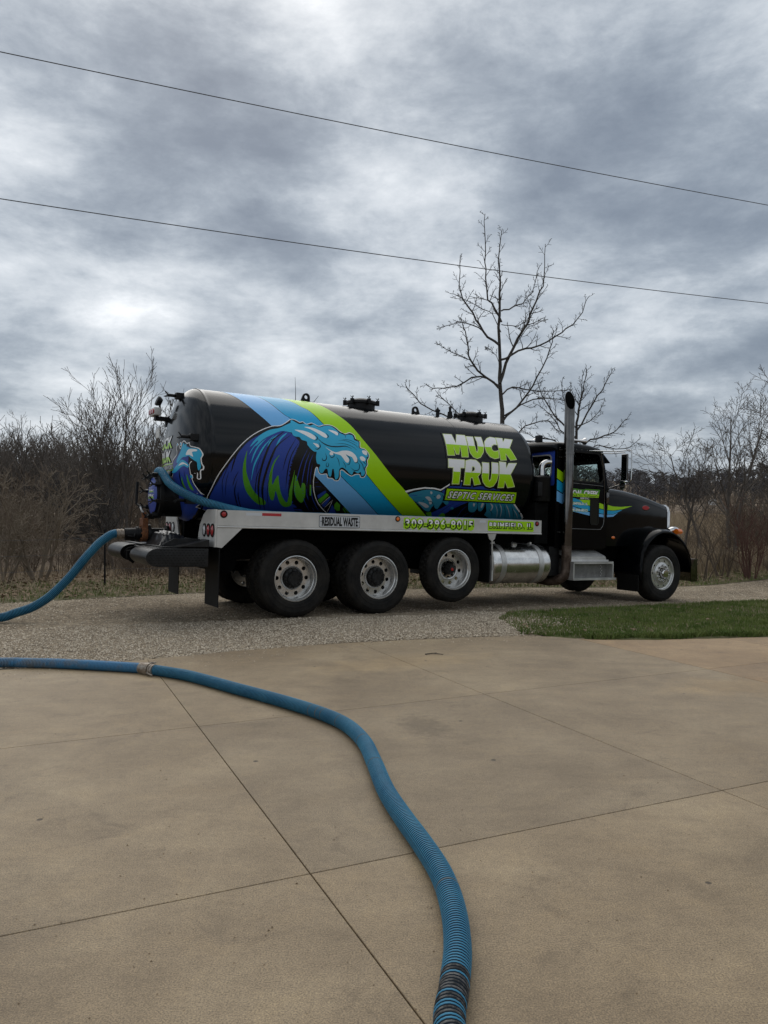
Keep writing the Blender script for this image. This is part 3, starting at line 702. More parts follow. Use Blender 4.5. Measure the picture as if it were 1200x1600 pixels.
def ribbon_pts(near, far, n, bias=1.):
    def res(P, q):
        P = np.array(P, float); L = np.r_[0, np.cumsum(np.hypot(*np.diff(P, axis=0).T))]; return np.c_[np.interp(q*L[-1], L, P[:, 0]), np.interp(q*L[-1], L, P[:, 1])]
    q = RNG.uniform(0, 1, n); t = RNG.uniform(0, 1, n)[:, None]**bias
    return res(near, q)*(1-t)+res(far, q)*t
LN = [(1.62, 9.0), (2.2, 8.78), (2.7, 8.70), (3.3, 8.72), (4.5, 8.92), (6, 9.12), (9, 9.52), (13, 10)]
LF = [(1.6, 10.6), (1.95, 11.72), (3.5, 12.72), (5.76, 14.12), (7.9, 15.42), (10, 16.5), (14, 18.6), (16, 19.6)]
P = ribbon_pts(LN, LF, 108000)
pn = np.sin(P[:, 0]*3.1+1)*np.cos(P[:, 1]*2.7)+.6*np.sin(P[:, 0]*7.7+P[:, 1]*5.1)
keep = RNG.uniform(0, 1, len(P)) < np.clip(.70+.3*pn, .18, 1)
# keep the worn left tip thin
tipd = np.hypot(P[:, 0]-1.6, P[:, 1]-10.2); keep &= RNG.uniform(0, 1, len(P)) < np.clip(tipd/1.6, .15, 1)
blades('lawn_grass', P[keep], .055, .0045, 'grass_blade', 'short green lawn grass between driveway and gravel road')
P = ribbon_pts(LN, LF, 7000); blades('dry_lawn_grass', P, .05, .004, 'dry_blade', 'scattered dry straw blades in the green lawn', lean=1.2)
VF = [(p[0]-1.5, p[1]+3.1) for p in ROADFAR]
P = ribbon_pts(ROADFAR[1:-1], VF[1:-1], 15000, 1.1); blades('verge_grass', P, .075, .006, 'grass_blade', 'ragged green grass on the far roadside verge')
P = ribbon_pts(ROADFAR[1:-1], [(p[0]-3, p[1]+7) for p in ROADFAR[1:-1]], 15000, .7); blades('dry_verge_grass', P, .15, .007, 'dry_blade', 'dry tan grass and straw along the far verge', lean=.9)
px = RNG.uniform(560, 1300, 45000); yy = 20.5+RNG.uniform(0, 1, 45000)**1.5*60; xx = (px-600)/1187*yy
k = hfun(xx, yy); far_v = np.interp(xx, [p[0] for p in ROADFAR], [p[1] for p in ROADFAR])+2.2
s_ = yy > far_v; blades('field_grass', np.c_[xx, yy][s_], .75, .016, 'dry_blade', 'tall tan dead grass in the field beyond the brush', lean=.45)
# leaf litter
def litter(name, P, size, label, m='leaf_litter'):
    n = len(P); a = RNG.uniform(0, 6.28, n); s = size*RNG.uniform(.5, 1.3, n); z = hfun(P[:, 0], P[:, 1])+.03+RNG.uniform(0, .03, n)
    q = []
    for da, rr_ in ((0, 1.), (1.5, .45), (3.14, 1.), (4.7, .45)):
        q.append(np.c_[P[:, 0]+np.cos(a+da)*s*rr_, P[:, 1]+np.sin(a+da)*s*rr_, z+RNG.uniform(-.4, .6, n)*s])
    V_ = np.stack(q, 1).reshape(-1, 3); F_ = np.arange(n)[:, None]*4+np.array([[0, 1, 2, 3]])
    return tag(nobj(name, V_, F_, m), label, 'leaves', kind='stuff')
litter('verge_leaves', ribbon_pts(ROADFAR[1:-1], [(p[0]-2, p[1]+4.5) for p in ROADFAR[1:-1]], 9000, .8), .05, 'dead leaves lying along the far verge under the brush')
litter('lawn_leaves', ribbon_pts(LN, LF, 260), .035, 'few pale dead leaves lying on the green lawn')
# loose gravel stones
def stones(name, P, smin, smax, label, dz=.012):
    n = len(P); s = RNG.uniform(smin, smax, n)*RNG.uniform(.6, 1, n); a = RNG.uniform(0, 6.28, n)
    base = np.array([(1, 0, 0), (-.2, .8, .1), (-.9, -.1, 0), (.1, -.85, .05), (.15, .1, .75)])
    q = base[None]*np.array([1, 1, 1])+RNG.normal(0, .18, (n, 5, 3)); q *= s[:, None, None]
    c, si = np.cos(a)[:, None], np.sin(a)[:, None]
    x = q[..., 0]*c-q[..., 1]*si+P[:, :1]; y = q[..., 0]*si+q[..., 1]*c+P[:, 1:2]; z = q[..., 2]+(hfun(P[:, 0], P[:, 1])+dz)[:, None]
    V_ = np.stack([x, y, z], -1).reshape(-1, 3); k = np.arange(n)[:, None]*5
    F_ = np.concatenate([k+[[0, 1, 4]], k+[[1, 2, 4]], k+[[2, 3, 4]], k+[[3, 0, 4]]])
    return tag(nobj(name, V_, F_, 'stone'), label, 'gravel', kind='stuff')
P1 = ribbon_pts([(-8, 4.95), (-2.3, 7.5), (-.56, 8.4), (.9, 8.82), (1.7, 8.95)], [(-9, 8.2), (-4, 9.6), (-1.2, 10.4), (.6, 11), (1.9, 11.8)], 36000)
P2 = ribbon_pts([(-9, 8.0), (-3, 10.0), (1.9, 11.7), (5.76, 14.1), (14, 18.6)], [(-9, 10.4), (-3.6, 13.5), (0, 15.2), (7.9, 19.0), (16, 23)], 20000)
stones('loose_gravel', np.vstack([P1, P2]), .006, .024, 'loose pale limestone gravel covering the road')

P = np.c_[1.35+np.abs(RNG.normal(0, .55, 3200)), RNG.uniform(9.0, 11.6, 3200)]
stones('stray_gravel', P, .006, .02, 'stray gravel scattered through the thin tip of the lawn', .030)
# stones kicked on to the slab edge, ragged tufts along the lawn edge
q = RNG.uniform(0, 1, 900); ex = np.interp(q, np.linspace(0, 1, 60), np.linspace(-6.5, 1.9, 60)); ey = np.interp(ex, EDGE[:, 0], EDGE[:, 1])
off_ = np.abs(RNG.normal(0, .22, 900))+.11
stones('spilled_gravel', np.c_[ex-V[0]*off_, ey-V[1]*off_], .003, .011, 'small stones spilled from the drive on to the concrete edge', .0535)
q = RNG.uniform(2.3, 9, 5000); ey = np.interp(q, EDGE[:, 0], EDGE[:, 1])+RNG.uniform(.0, .10, 5000)+.03*np.sin(q*7)
blades('edge_grass', np.c_[q, ey], .075, .005, 'grass_blade', 'ragged grass tufts along the edge of the concrete', lean=.9)
# ------------------------------------------------------------------ the tank truck
truck = empty('vacuum_truck')
_X = Vector((sin(TAZ)*cos(TPI), cos(TAZ)*cos(TPI), -sin(TPI))); _Y = Vector((-cos(TAZ), sin(TAZ), 0)); _Z = _X.cross(_Y)
truck.matrix_world = Matrix(((_X.x, _Y.x, _Z.x, TO[0]), (_X.y, _Y.y, _Z.y, TO[1]), (_X.z, _Y.z, _Z.z, TO[2]), (0, 0, 0, 1)))
tag(truck, 'black septic tank truck with blue wave and green stripe graphics on the gravel road', 'truck')
# local axes: x forward, y away from the camera side, z up.  Camera side is y < 0.
TR_, TZ_, TXR, TXF, HD = .95, 2.22, -1.15, 4.40, .30
def head_x(y, z, sgn=-1, d=HD):
    rho = min(math.hypot(y, z-TZ_)/TR_, 1); return (TXR if sgn < 0 else TXF)+sgn*d*math.sqrt(max(0, 1-rho**2.6))
# tank shell
MX = Matrix(((0, 0, 1, 0), (0, 1, 0, 0), (-1, 0, 0, TZ_), (0, 0, 0, 1)))      # lathe axis z -> truck x
prof = []
for k in range(13):
    q = math.sin(k/12*pi/2)*1.0; prof.append((TR_*q, TXR-HD*math.sqrt(max(0, 1-q**2.6))))
prof += [(TR_+.004, TXR-.012), (TR_+.006, TXR), (TR_+.004, TXR+.012), (TR_, TXR+.02), (TR_, TXR+.05)]
for xx in np.linspace(TXR+.3, TXF-.05, 14): prof.append((TR_, xx))
prof += [(TR_+.003, TXF-.01), (TR_+.004, TXF), (TR_, TXF+.01)]
for k in range(13):
    q = math.cos(k/12*pi/2); prof.append((TR_*q, TXF+.33*math.sqrt(max(0, 1-q**2.6))))
bm = lathe(B(), prof, 192, MX)
bmesh.ops.remove_doubles(bm, verts=bm.verts, dist=1e-5); bmesh.ops.recalc_face_normals(bm, faces=bm.faces)
tank = obj('tank', bm, 'tank_paint', truck, smooth=50)
# weld seams on the shell
for xs in (3.0,):
    bm = lathe(B(), [(TR_-.001, xs-.012), (TR_+.0025, xs-.004), (TR_+.0025, xs+.004), (TR_-.001, xs+.012)], 160, MX); obj('weld_seam', bm, 'tank_paint', tank)

# ---- printed graphics: thin film laid over the curved shell, (x, arc) in mm
import json
DEC = json.loads(r'''{"EDGES":[[[-752,229],[-714,426],[-608,632],[-489,817],[-376,954],[-286,1059],[-89,1309],[135,1530],[381,1742],[594,1913],[868,2132],[1220,2434]],[[-273,333],[-228,487],[-124,706],[-35,834],[47,903],[247,1175],[515,1468],[804,1730],[1072,1924],[1322,2111],[1725,2445]],[[197,265],[222,425],[296,570],[379,648],[475,814],[546,933],[755,1211],[953,1429],[1210,1669],[1456,1882],[1747,2113],[2161,2441]],[[665,357],[759,560],[874,719],[1006,895],[1153,1125],[1335,1339],[1622,1635],[1961,1902],[2603,2419]]],"WAVE":[[-1088,2417],[-1134,2183],[-1109,2022],[-1051,1821],[-952,1644],[-840,1482],[-718,1341],[-575,1219],[-426,1126],[-274,1057],[-156,1037],[-57,976],[32,904],[106,904],[165,942],[221,927],[273,965],[360,933],[458,980],[542,949],[650,937],[733,972],[797,1036],[870,1071],[956,1041],[1028,1083],[1043,1148],[1105,1182],[1101,1271],[1174,1290],[1238,1358],[1243,1419],[1215,1468],[1224,1527],[1194,1588],[1209,1659],[1177,1721],[1117,1724],[1090,1684],[1024,1688],[961,1715],[876,1678],[805,1635],[774,1649],[785,1731],[763,1792],[698,1796],[654,1768],[575,1760],[554,1708],[479,1718],[425,1692],[398,1625],[378,1637],[369,1742],[378,1862],[420,1986],[497,2121],[603,2240],[745,2368],[824,2460]],"LET":{"M":[[2675,892],[2856,883],[2879,1051],[2948,877],[3129,872],[3086,1291],[2944,1297],[2948,1115],[2904,1257],[2837,1259],[2807,1115],[2819,1281],[2667,1289]],"U":[[3129,895],[3287,890],[3263,1050],[3265,1174],[3279,1182],[3299,1137],[3321,1004],[3309,887],[3460,877],[3452,1060],[3413,1177],[3338,1273],[3263,1304],[3182,1284],[3124,1212],[3114,1101]],"C":[[3771,864],[3737,1024],[3677,1017],[3619,1052],[3602,1106],[3632,1138],[3685,1134],[3737,1114],[3726,1258],[3624,1283],[3528,1254],[3464,1173],[3456,1072],[3482,975],[3566,893],[3658,852]],"K":[[3767,856],[3924,855],[3899,934],[3967,858],[4144,863],[3999,1053],[4102,1262],[3955,1286],[3879,1179],[3873,1290],[3739,1299],[3742,1139],[3747,1006]],"T":[[2673,1334],[3007,1331],[2997,1472],[2919,1477],[2917,1734],[2771,1739],[2765,1481],[2671,1483]],"R":[[3015,1342],[3122,1317],[3233,1321],[3306,1374],[3335,1441],[3325,1532],[3276,1591],[3352,1712],[3217,1739],[3159,1614],[3133,1627],[3140,1740],[3001,1741],[3000,1550],[3004,1472]],"V":[[3347,1348],[3498,1350],[3495,1613],[3518,1640],[3535,1611],[3545,1335],[3690,1340],[3694,1522],[3671,1649],[3615,1734],[3542,1758],[3458,1741],[3381,1676],[3344,1587]],"X":[[3705,1313],[3858,1315],[3854,1409],[3905,1329],[4094,1317],[3951,1519],[4067,1721],[3913,1749],[3839,1646],[3838,1749],[3701,1755],[3703,1556]]},"RHOLE":[[3152,1440],[3184,1444],[3196,1472],[3178,1501],[3144,1514]],"SPLIT":[[[2617,1092],[4169,1062]],[[2653,1538],[4101,1517]]],"BADGE":[[2693,1816],[4130,1811],[4160,2008],[2716,2011]],"BTXT":[[2734,1850],[4073,1852],[4119,1968],[2765,1975]],"POLY":[[3,"blue",1,[[-1068,2416],[-1095,2181],[-1070,2020],[-1009,1832],[-910,1661],[-799,1498],[-692,1372],[-550,1259],[-374,1173],[-167,1116],[10,1152],[87,1190],[115,1281],[74,1389],[17,1529],[-13,1693],[-1,1860],[55,2039],[170,2225],[294,2401]]],[3,"black",1,[[10,1152],[146,1192],[228,1272],[342,1383],[385,1573],[350,1616],[345,1755],[383,1944],[450,2103],[575,2265],[696,2392],[286,2402],[97,2137],[3,1948],[-27,1694],[3,1529],[59,1390],[115,1281],[55,1207]]],[3,"black",0,[[382,1765],[491,1856],[736,2052],[948,2207],[1184,2397],[818,2416],[741,2358],[597,2224],[499,2106],[430,1986],[388,1861]]],[4,"blue",0,[[478,2037],[524,1994],[584,1952],[610,1977],[543,2061],[507,2091]]],[4,"green",0,[[507,2113],[613,1990],[663,2028],[568,2177]]],[4,"green",0,[[805,2181],[828,2134],[903,2193],[942,2310],[900,2322],[829,2263]]],[4,"blue",0,[[781,2376],[766,2183],[842,2279],[915,2390]]],[4,"blue",0,[[604,2207],[684,2054],[708,2067],[660,2254]]],[4,"green",1,[[-664,1450],[-673,1574],[-656,1731],[-598,1864],[-518,1991],[-408,2095],[-297,2166],[-268,2238],[-368,2243],[-493,2150],[-607,2026],[-677,1883],[-709,1734],[-706,1602]]],[4,"green",1,[[-187,1475],[-247,1573],[-277,1708],[-253,1903],[-219,1815],[-184,1764],[-156,1868],[-98,2015],[-24,2126],[45,2185],[34,2073],[26,1917],[51,1675],[54,1800],[72,1991],[116,2172],[117,2247],[37,2275],[-61,2199],[-148,2049],[-181,2004],[-173,2142],[-216,2144],[-284,2009],[-318,1821],[-303,1670],[-262,1560]]],[4,"green",1,[[75,1743],[151,1881],[194,1938],[192,1864],[220,1855],[250,1890],[284,2028],[288,2146],[262,2183],[181,2116],[105,2005],[75,1870]]],[4,"green",0,[[317,1872],[341,1878],[383,2047],[355,2040]]],[5,"cyan",1,[[71,962],[-34,1007],[-162,1080],[-312,1125],[-433,1192],[-552,1294],[-624,1400],[-503,1294],[-547,1388],[-425,1276],[-291,1197],[-140,1128],[12,1137],[84,1099]]],[6,"cyan",1,[[28,935],[97,956],[153,985],[245,968],[315,996],[384,967],[452,1009],[549,977],[643,964],[712,1003],[778,1066],[865,1098],[949,1077],[1003,1105],[1007,1164],[1076,1197],[1073,1285],[1159,1309],[1216,1372],[1215,1420],[1181,1470],[1197,1529],[1160,1578],[1180,1649],[1159,1692],[1125,1694],[1105,1641],[1060,1662],[990,1636],[970,1685],[929,1675],[856,1620],[801,1594],[751,1621],[750,1733],[726,1770],[698,1760],[661,1632],[635,1634],[628,1728],[589,1724],[558,1632],[520,1635],[488,1689],[449,1685],[424,1635],[438,1576],[386,1557],[368,1478],[376,1397],[338,1394],[283,1357],[236,1302],[227,1255],[154,1237],[120,1198],[47,1192],[12,1137]]],[7,"white",1,[[61,1090],[184,1091],[281,1114],[351,1152],[378,1187],[356,1218],[294,1201],[212,1158],[130,1122]]],[7,"white",1,[[220,1027],[322,1023],[430,1053],[525,1097],[563,1139],[552,1172],[502,1164],[420,1114],[315,1058]]],[7,"white",1,[[600,1040],[678,1042],[739,1063],[753,1095],[729,1117],[682,1089]]],[7,"white",1,[[326,1271],[388,1278],[412,1294],[417,1324],[385,1326],[355,1299]]],[7,"white",1,[[519,1316],[601,1357],[690,1380],[796,1348],[915,1346],[993,1388],[1033,1445],[1033,1492],[994,1500],[953,1438],[900,1418],[847,1404],[900,1465],[888,1513],[848,1510],[794,1449],[755,1417],[664,1399],[587,1364]]],[7,"white",1,[[613,1377],[641,1389],[638,1419],[612,1429],[586,1417],[587,1391]]],[7,"white",1,[[1124,1324],[1172,1317],[1204,1343],[1196,1386],[1162,1382],[1129,1360]]],[7,"white",1,[[1080,1424],[1120,1409],[1168,1436],[1168,1471],[1127,1480],[1093,1458]]],[1,"white",0,[[1933,1892],[2087,1849],[2276,1814],[2457,1813],[2585,1834],[2745,1729],[2953,1666],[3160,1686],[4144,1998],[4485,2259],[4618,2408],[2727,2500]]],[2,"black",0,[[1970,1919],[2093,1872],[2282,1836],[2463,1836],[2591,1857],[2750,1751],[2957,1688],[3163,1704],[4128,2016],[4429,2246],[4570,2410],[2727,2500]]],[3,"blue",0,[[2614,1865],[2754,1769],[2960,1700],[3166,1721],[3754,1782],[4129,2041],[3857,2053],[3270,2037],[2824,2046],[2749,1961]]],[3,"blue",0,[[2824,2046],[3184,2040],[2981,2157],[2848,2310],[2829,2460],[2706,2466],[2555,2310],[2673,2217],[2794,2121]]],[4,"cyan2",1,[[2018,1948],[2158,1892],[2326,1852],[2489,1856],[2644,1894],[2722,1943],[2818,2057],[2787,2104],[2701,2052],[2677,2116],[2654,2199],[2582,2157],[2561,2110],[2534,2177],[2529,2253],[2433,2233],[2283,2127],[2126,2032]]],[4,"blue",0,[[2040,1956],[2184,1913],[2271,1936],[2159,1960],[2270,1993],[2137,2008]]],[4,"cyan2",1,[[3216,2039],[3379,2036],[3433,2184],[3382,2239],[3285,2195]]],[4,"cyan2",1,[[3411,2035],[3539,2037],[3561,2173],[3520,2209],[3456,2159]]],[4,"cyan2",0,[[3561,2036],[4142,2030],[4485,2306],[4548,2379],[3882,2409],[3662,2287],[3656,2198]]],[5,"white2",1,[[2398,1880],[2430,1879],[2448,1909],[2424,1923]]],[5,"white2",1,[[2543,1951],[2580,1921],[2623,1957],[2607,1996],[2565,1994]]],[5,"white2",1,[[2336,1980],[2402,1967],[2473,2022],[2502,2092],[2466,2104],[2417,2035]]],[5,"white2",1,[[2241,2073],[2368,2087],[2474,2146],[2439,2181],[2350,2141]]],[5,"white2",1,[[3309,2052],[3347,2054],[3359,2107],[3330,2098]]],[5,"white2",1,[[3482,2044],[3527,2046],[3525,2133],[3492,2112]]],[5,"cyan2",1,[[2903,2149],[2950,2147],[2970,2187],[2922,2190]]],[5,"green",1,[[2779,2300],[2851,2296],[2943,2454],[2767,2463]]],[5,"green",0,[[2481,2287],[2569,2258],[2706,2466],[2655,2469]]]],"STR":[[5,"blue",6,[[391,1837],[447,1827]]],[5,"white",6,[[581,2216],[646,2099],[693,2040]]],[5,"white",6,[[660,2288],[701,2186],[755,2093]]],[5,"white",6,[[745,2368],[745,2233],[747,2108]]],[5,"blue",6,[[637,2263],[639,2159]]],[5,"blue",6,[[411,1897],[513,1898]]],[5,"green",14,[[967,2256],[1066,2362]]],[5,"green",14,[[968,2222],[1119,2359]]],[5,"cyan",20,[[-382,1259],[-499,1378],[-567,1502],[-601,1622]]],[5,"cyan",22,[[-264,1206],[-415,1371],[-497,1510],[-557,1659],[-570,1863]]],[5,"cyan",22,[[-55,1143],[-166,1241],[-244,1358]]],[5,"cyan",14,[[-205,1186],[-312,1281],[-373,1381]]],[5,"cyan",11,[[-497,1310],[-582,1411],[-636,1506]]],[5,"black",30,[[-111,1130],[-299,1294],[-387,1463],[-444,1665],[-455,1885],[-408,2095],[-305,2352]]],[5,"black",32,[[0,1171],[-215,1342],[-301,1496],[-369,1714],[-388,1939],[-332,2142],[-233,2370]]],[5,"black",12,[[-97,1129],[-237,1232],[-356,1298]]],[5,"black",13,[[69,1220],[-43,1397],[-99,1536],[-129,1686]]],[5,"black",16,[[109,1275],[-14,1477],[-54,1709],[-40,1951]]],[5,"black",20,[[-699,1380],[-800,1492],[-846,1625],[-871,1771]]],[5,"black",8,[[-889,1589],[-941,1748],[-970,1913],[-903,2171]]],[5,"black",11,[[-767,1738],[-806,1848],[-813,1962]]],[5,"black",14,[[-766,1846],[-777,2005],[-716,2179],[-620,2369]]],[5,"black",7,[[-970,1724],[-1019,1860],[-1052,1975]]],[5,"black",13,[[-458,1666],[-497,1803],[-483,1989],[-464,2098]]],[5,"black",6,[[-455,1507],[-503,1642],[-515,1777]]],[5,"black",8,[[-356,1298],[-443,1440],[-496,1536]]],[5,"black",15,[[133,1412],[40,1635],[-1,1775],[14,1994],[68,2139]]],[5,"black",12,[[69,1915],[132,2101],[284,2355]]],[5,"black",12,[[256,2165],[409,2360]]],[5,"black",18,[[321,2026],[418,2194],[569,2351]]],[5,"black",12,[[-723,2032],[-686,2160],[-579,2366]]],[5,"black",6,[[-938,1643],[-981,1750],[-999,1859]]],[5,"black",7,[[-901,1746],[-917,1910],[-881,2120]]],[5,"black",6,[[-284,1709],[-315,1877],[-282,2089],[-197,2303]]],[4,"blue",13,[[246,1348],[151,1547],[111,1741],[98,1943],[159,2117]]],[4,"blue",15,[[274,1402],[212,1570],[189,1764],[198,1893]]],[4,"blue",13,[[327,1426],[271,1566],[263,1760],[276,1904]]],[4,"blue",21,[[108,1282],[52,1390],[16,1502]]],[4,"blue",11,[[282,1934],[322,2058],[446,2231],[538,2353]]],[4,"blue",11,[[350,1900],[398,2055],[501,2209],[615,2349]]],[4,"blue",9,[[216,1907],[285,2111],[462,2357]]],[4,"blue",7,[[316,1563],[304,1730],[322,1872]]],[8,"black",16,[[398,1179],[467,1248],[578,1293],[708,1295],[854,1278],[957,1312]]],[8,"black",6,[[731,1195],[876,1195],[1003,1241],[1065,1298]]],[8,"black",6,[[672,1255],[831,1242],[960,1275],[1036,1325]]],[8,"black",6,[[786,1177],[931,1177],[1046,1225]]],[8,"black",13,[[465,1471],[472,1505],[511,1509],[535,1467],[509,1399]]],[8,"black",9,[[550,1535],[571,1556],[567,1591],[542,1595],[533,1559],[550,1535]]],[8,"black",11,[[847,1398],[913,1453],[909,1535],[863,1550]]],[8,"black",11,[[932,1581],[996,1624],[1068,1608],[1076,1536],[1034,1504]]],[8,"black",10,[[1060,1467],[1129,1533],[1152,1615]]],[8,"black",11,[[749,1116],[778,1066],[854,1086],[869,1150]]],[8,"black",10,[[894,1082],[987,1087],[1009,1151]]],[8,"black",8,[[690,1444],[730,1500],[747,1580]]],[8,"black",14,[[346,1352],[396,1354],[439,1310],[416,1252]]],[8,"black",12,[[343,1221],[387,1218],[404,1179],[354,1133]]],[8,"black",12,[[551,1179],[585,1144],[550,1101]]],[8,"black",11,[[573,1418],[612,1461],[657,1435],[645,1389]]],[8,"black",11,[[994,1518],[1040,1497],[1046,1444]]],[8,"black",13,[[1181,1435],[1229,1407]]],[8,"black",11,[[1127,1474],[1190,1529]]],[8,"black",9,[[1010,1144],[1105,1182]]],[8,"black",16,[[655,1632],[658,1714],[694,1772]]],[8,"black",7,[[855,1609],[837,1551],[795,1507]]],[5,"white2",27,[[3657,2036],[3734,2102],[3744,2206]]],[5,"white2",14,[[3847,2032],[3947,2138],[4043,2355]]],[5,"white2",13,[[3987,2037],[4107,2155],[4260,2345]]],[5,"white2",9,[[3758,2036],[3882,2188],[3974,2373]]],[5,"white2",11,[[4197,2128],[4337,2244],[4433,2353]]],[5,"black",9,[[3814,2034],[3927,2186],[4008,2372]]],[5,"black",9,[[3942,2039],[4052,2181],[4155,2365]]],[5,"black",9,[[4111,2053],[4237,2198],[4340,2357]]],[5,"black",9,[[3679,2150],[3799,2242],[3844,2334]]],[5,"black",11,[[2415,2055],[2475,2052],[2551,2111]]],[5,"black",9,[[2628,1910],[2678,1964],[2701,2052]]],[5,"black",11,[[2202,2075],[2229,2067]]],[5,"black",11,[[2309,2043],[2343,2042]]],[5,"black",11,[[2490,1957],[2524,1967]]],[5,"black",9,[[3100,2044],[2929,2182],[2893,2424]]],[5,"black",9,[[3193,2061],[3076,2176],[3058,2448]]],[5,"black",9,[[2937,2062],[2815,2165],[2731,2289]]],[5,"blue",9,[[3213,2103],[3142,2220],[3163,2443]]],[5,"blue",9,[[3326,2237],[3262,2318],[3270,2438]]],[5,"blue",7,[[3455,2231],[3407,2340],[3420,2431]]]],"HEAD":[[1,"white",1,[[-124,2072],[-165,2134],[-320,2202],[-291,2292],[-373,2338],[-447,2270],[-493,2355],[-558,2369],[-623,2334],[-687,2337],[-712,2292],[-814,2269],[-873,2243],[-908,2170],[-888,2115],[-890,2043],[-900,2007],[-884,1965],[-860,1952],[-833,1850],[-785,1850],[-804,1922],[-762,1922],[-745,2008],[-734,2070],[-694,2034],[-698,1936],[-718,1813],[-746,1717],[-752,1641],[-739,1523],[-587,1399],[4,1214],[435,1262],[802,1398],[-114,1905]]],[2,"blue",1,[[-167,2070],[-357,2174],[-449,2244],[-545,2276],[-673,2282],[-679,2182],[-664,2035],[-670,1936],[-692,1808],[-726,1710],[-740,1628],[-698,1524],[-545,1405],[6,1234],[412,1276],[196,1394],[-156,1904]]],[3,"cyan",1,[[-451,2219],[-490,2280],[-537,2339],[-580,2305],[-674,2269],[-815,2251],[-874,2225],[-895,2164],[-871,2103],[-871,2007],[-835,1958],[-826,2007],[-826,2067],[-785,2093],[-718,2131],[-679,2158],[-614,2148],[-513,2141],[-359,2073],[-324,2113]]],[3,"cyan",1,[[-120,1957],[-358,2060],[-484,2111],[-589,2093],[-684,2034],[-649,1999],[-561,2026],[-450,2006],[-280,1950]]],[4,"white",1,[[-614,2173],[-676,2244],[-816,2239],[-831,2214],[-754,2204],[-771,2142],[-699,2169]]],[4,"white",1,[[-390,2034],[-512,2078],[-633,2048],[-652,2023],[-563,2051]]],[3,"green",1,[[-615,1913],[-650,1814],[-683,1704],[-633,1717],[-601,1815]]],[3,"green",1,[[-476,1893],[-503,1792],[-551,1705],[-498,1743],[-459,1818]]],[3,"black",1,[[-416,1970],[-438,1844],[-512,1718],[-438,1794],[-389,1895]]],[3,"black",1,[[-554,1965],[-576,1840],[-647,1753],[-591,1815],[-553,1890]]],[5,"black",1,[[-734,2070],[-810,2043],[-819,1934],[-749,1935],[-710,2009]]]],"HTXT":[[1540,2597],[-113,2467],[-104,2293],[1602,2401],[-108,2267],[-54,2102],[1605,2193],[-146,2071],[-144,1994],[1593,2088]]}''')
def film(name, items, mapper, parent, mats, step=.03, xstep=0):
    """items: (layer, mat, [2D loops in m]); tessellated, cut into strips and laid on the surface"""
    bm = B(); mi = {m: i for i, m in enumerate(mats)}; lay = bm.faces.layers.int.new('lay')
    for layer, m, loops in items:
        tris = geometry.tessellate_polygon([[Vector((p[0], p[1], 0)) for p in l] for l in loops]); flat = [p for l in loops for p in l]
        vs = [bm.verts.new((p[0], p[1], layer)) for p in flat]
        for t in tris:
            try: f = bm.faces.new([vs[i] for i in t]); f.material_index = mi[m]
            except ValueError: pass
    ys = [v.co.y for v in bm.verts]; y = math.floor(min(ys)/step)*step
    if step < 1:
        while y < max(ys):
            bmesh.ops.bisect_plane(bm, geom=bm.verts[:]+bm.edges[:]+bm.faces[:], plane_co=(0, y, 0), plane_no=(0, 1, 0), dist=1e-6); y += step
    if xstep:
        xs_ = [v.co.x for v in bm.verts]; x = math.floor(min(xs_)/xstep)*xstep
        while x < max(xs_):
            bmesh.ops.bisect_plane(bm, geom=bm.verts[:]+bm.edges[:]+bm.faces[:], plane_co=(x, 0, 0), plane_no=(1, 0, 0), dist=1e-6); x += xstep
    for v_ in bm.verts: v_.co = mapper(v_.co.x, v_.co.y, v_.co.z)
    return obj(name, bm, mats, parent, smooth=60)
def on_tank(x, s, lay): r = TR_+.0012+.0009*lay; a = s/TR_; return Vector((x, -r*sin(a), TZ_+r*cos(a)))
def on_head(y, z, lay): return Vector((head_x(y, z)-.003-.0012*lay, y, z))
def mm(P): return [(p[0]/1000, p[1]/1000) for p in P]
def area(P): return .5*sum(P[i-1][0]*P[i][1]-P[i][0]*P[i-1][1] for i in range(len(P)))
def inset(P, d):
    """naive polygon offset; d>0 shrinks"""
    s = 1 if area(P) > 0 else -1; out = []; n = len(P)
    for i in range(n):
        a, b, c = Vector(P[i-1][:2]), Vector(P[i][:2]), Vector(P[(i+1) % n][:2])
        e1 = (b-a).normalized() if (b-a).length > 1e-7 else Vector((1, 0)); e2 = (c-b).normalized() if (c-b).length > 1e-7 else e1
        n1 = Vector((-e1.y, e1.x))*s; n2 = Vector((-e2.y, e2.x))*s; m_ = n1+n2
        if m_.length < .2: m_ = n1
        m_.normalize(); k = min(2.0, 1/max(.4, m_.dot(n1))); out.append(tuple(b+m_*d*k))
    return out
def stroke(P, w):
    P = [Vector(p) for p in catmull(mm(P), False, 5)]; n = len(P); A, Bq = [], []
    for i, p in enumerate(P):
        d = (P[min(i+1, n-1)]-P[max(i-1, 0)]); d = d.normalized() if d.length > 1e-9 else Vector((1, 0)); t = i/(n-1)
        hw = w*.5*max(.06, min(1, 3.2*min(t, 1-t)+.05)); q = Vector((-d.y, d.x))*hw; A.append(tuple(p+q)); Bq.append(tuple(p-q))
    return A+Bq[::-1]
PM = {'blue': 'p_blue', 'black': 'p_black', 'cyan': 'p_sky', 'cyan2': 'p_teal', 'green': 'p_green', 'white': 'p_white', 'white2': 'p_white2'}
MM = ['p_blue', 'p_black', 'p_sky', 'p_teal', 'p_green', 'p_white', 'p_white2']
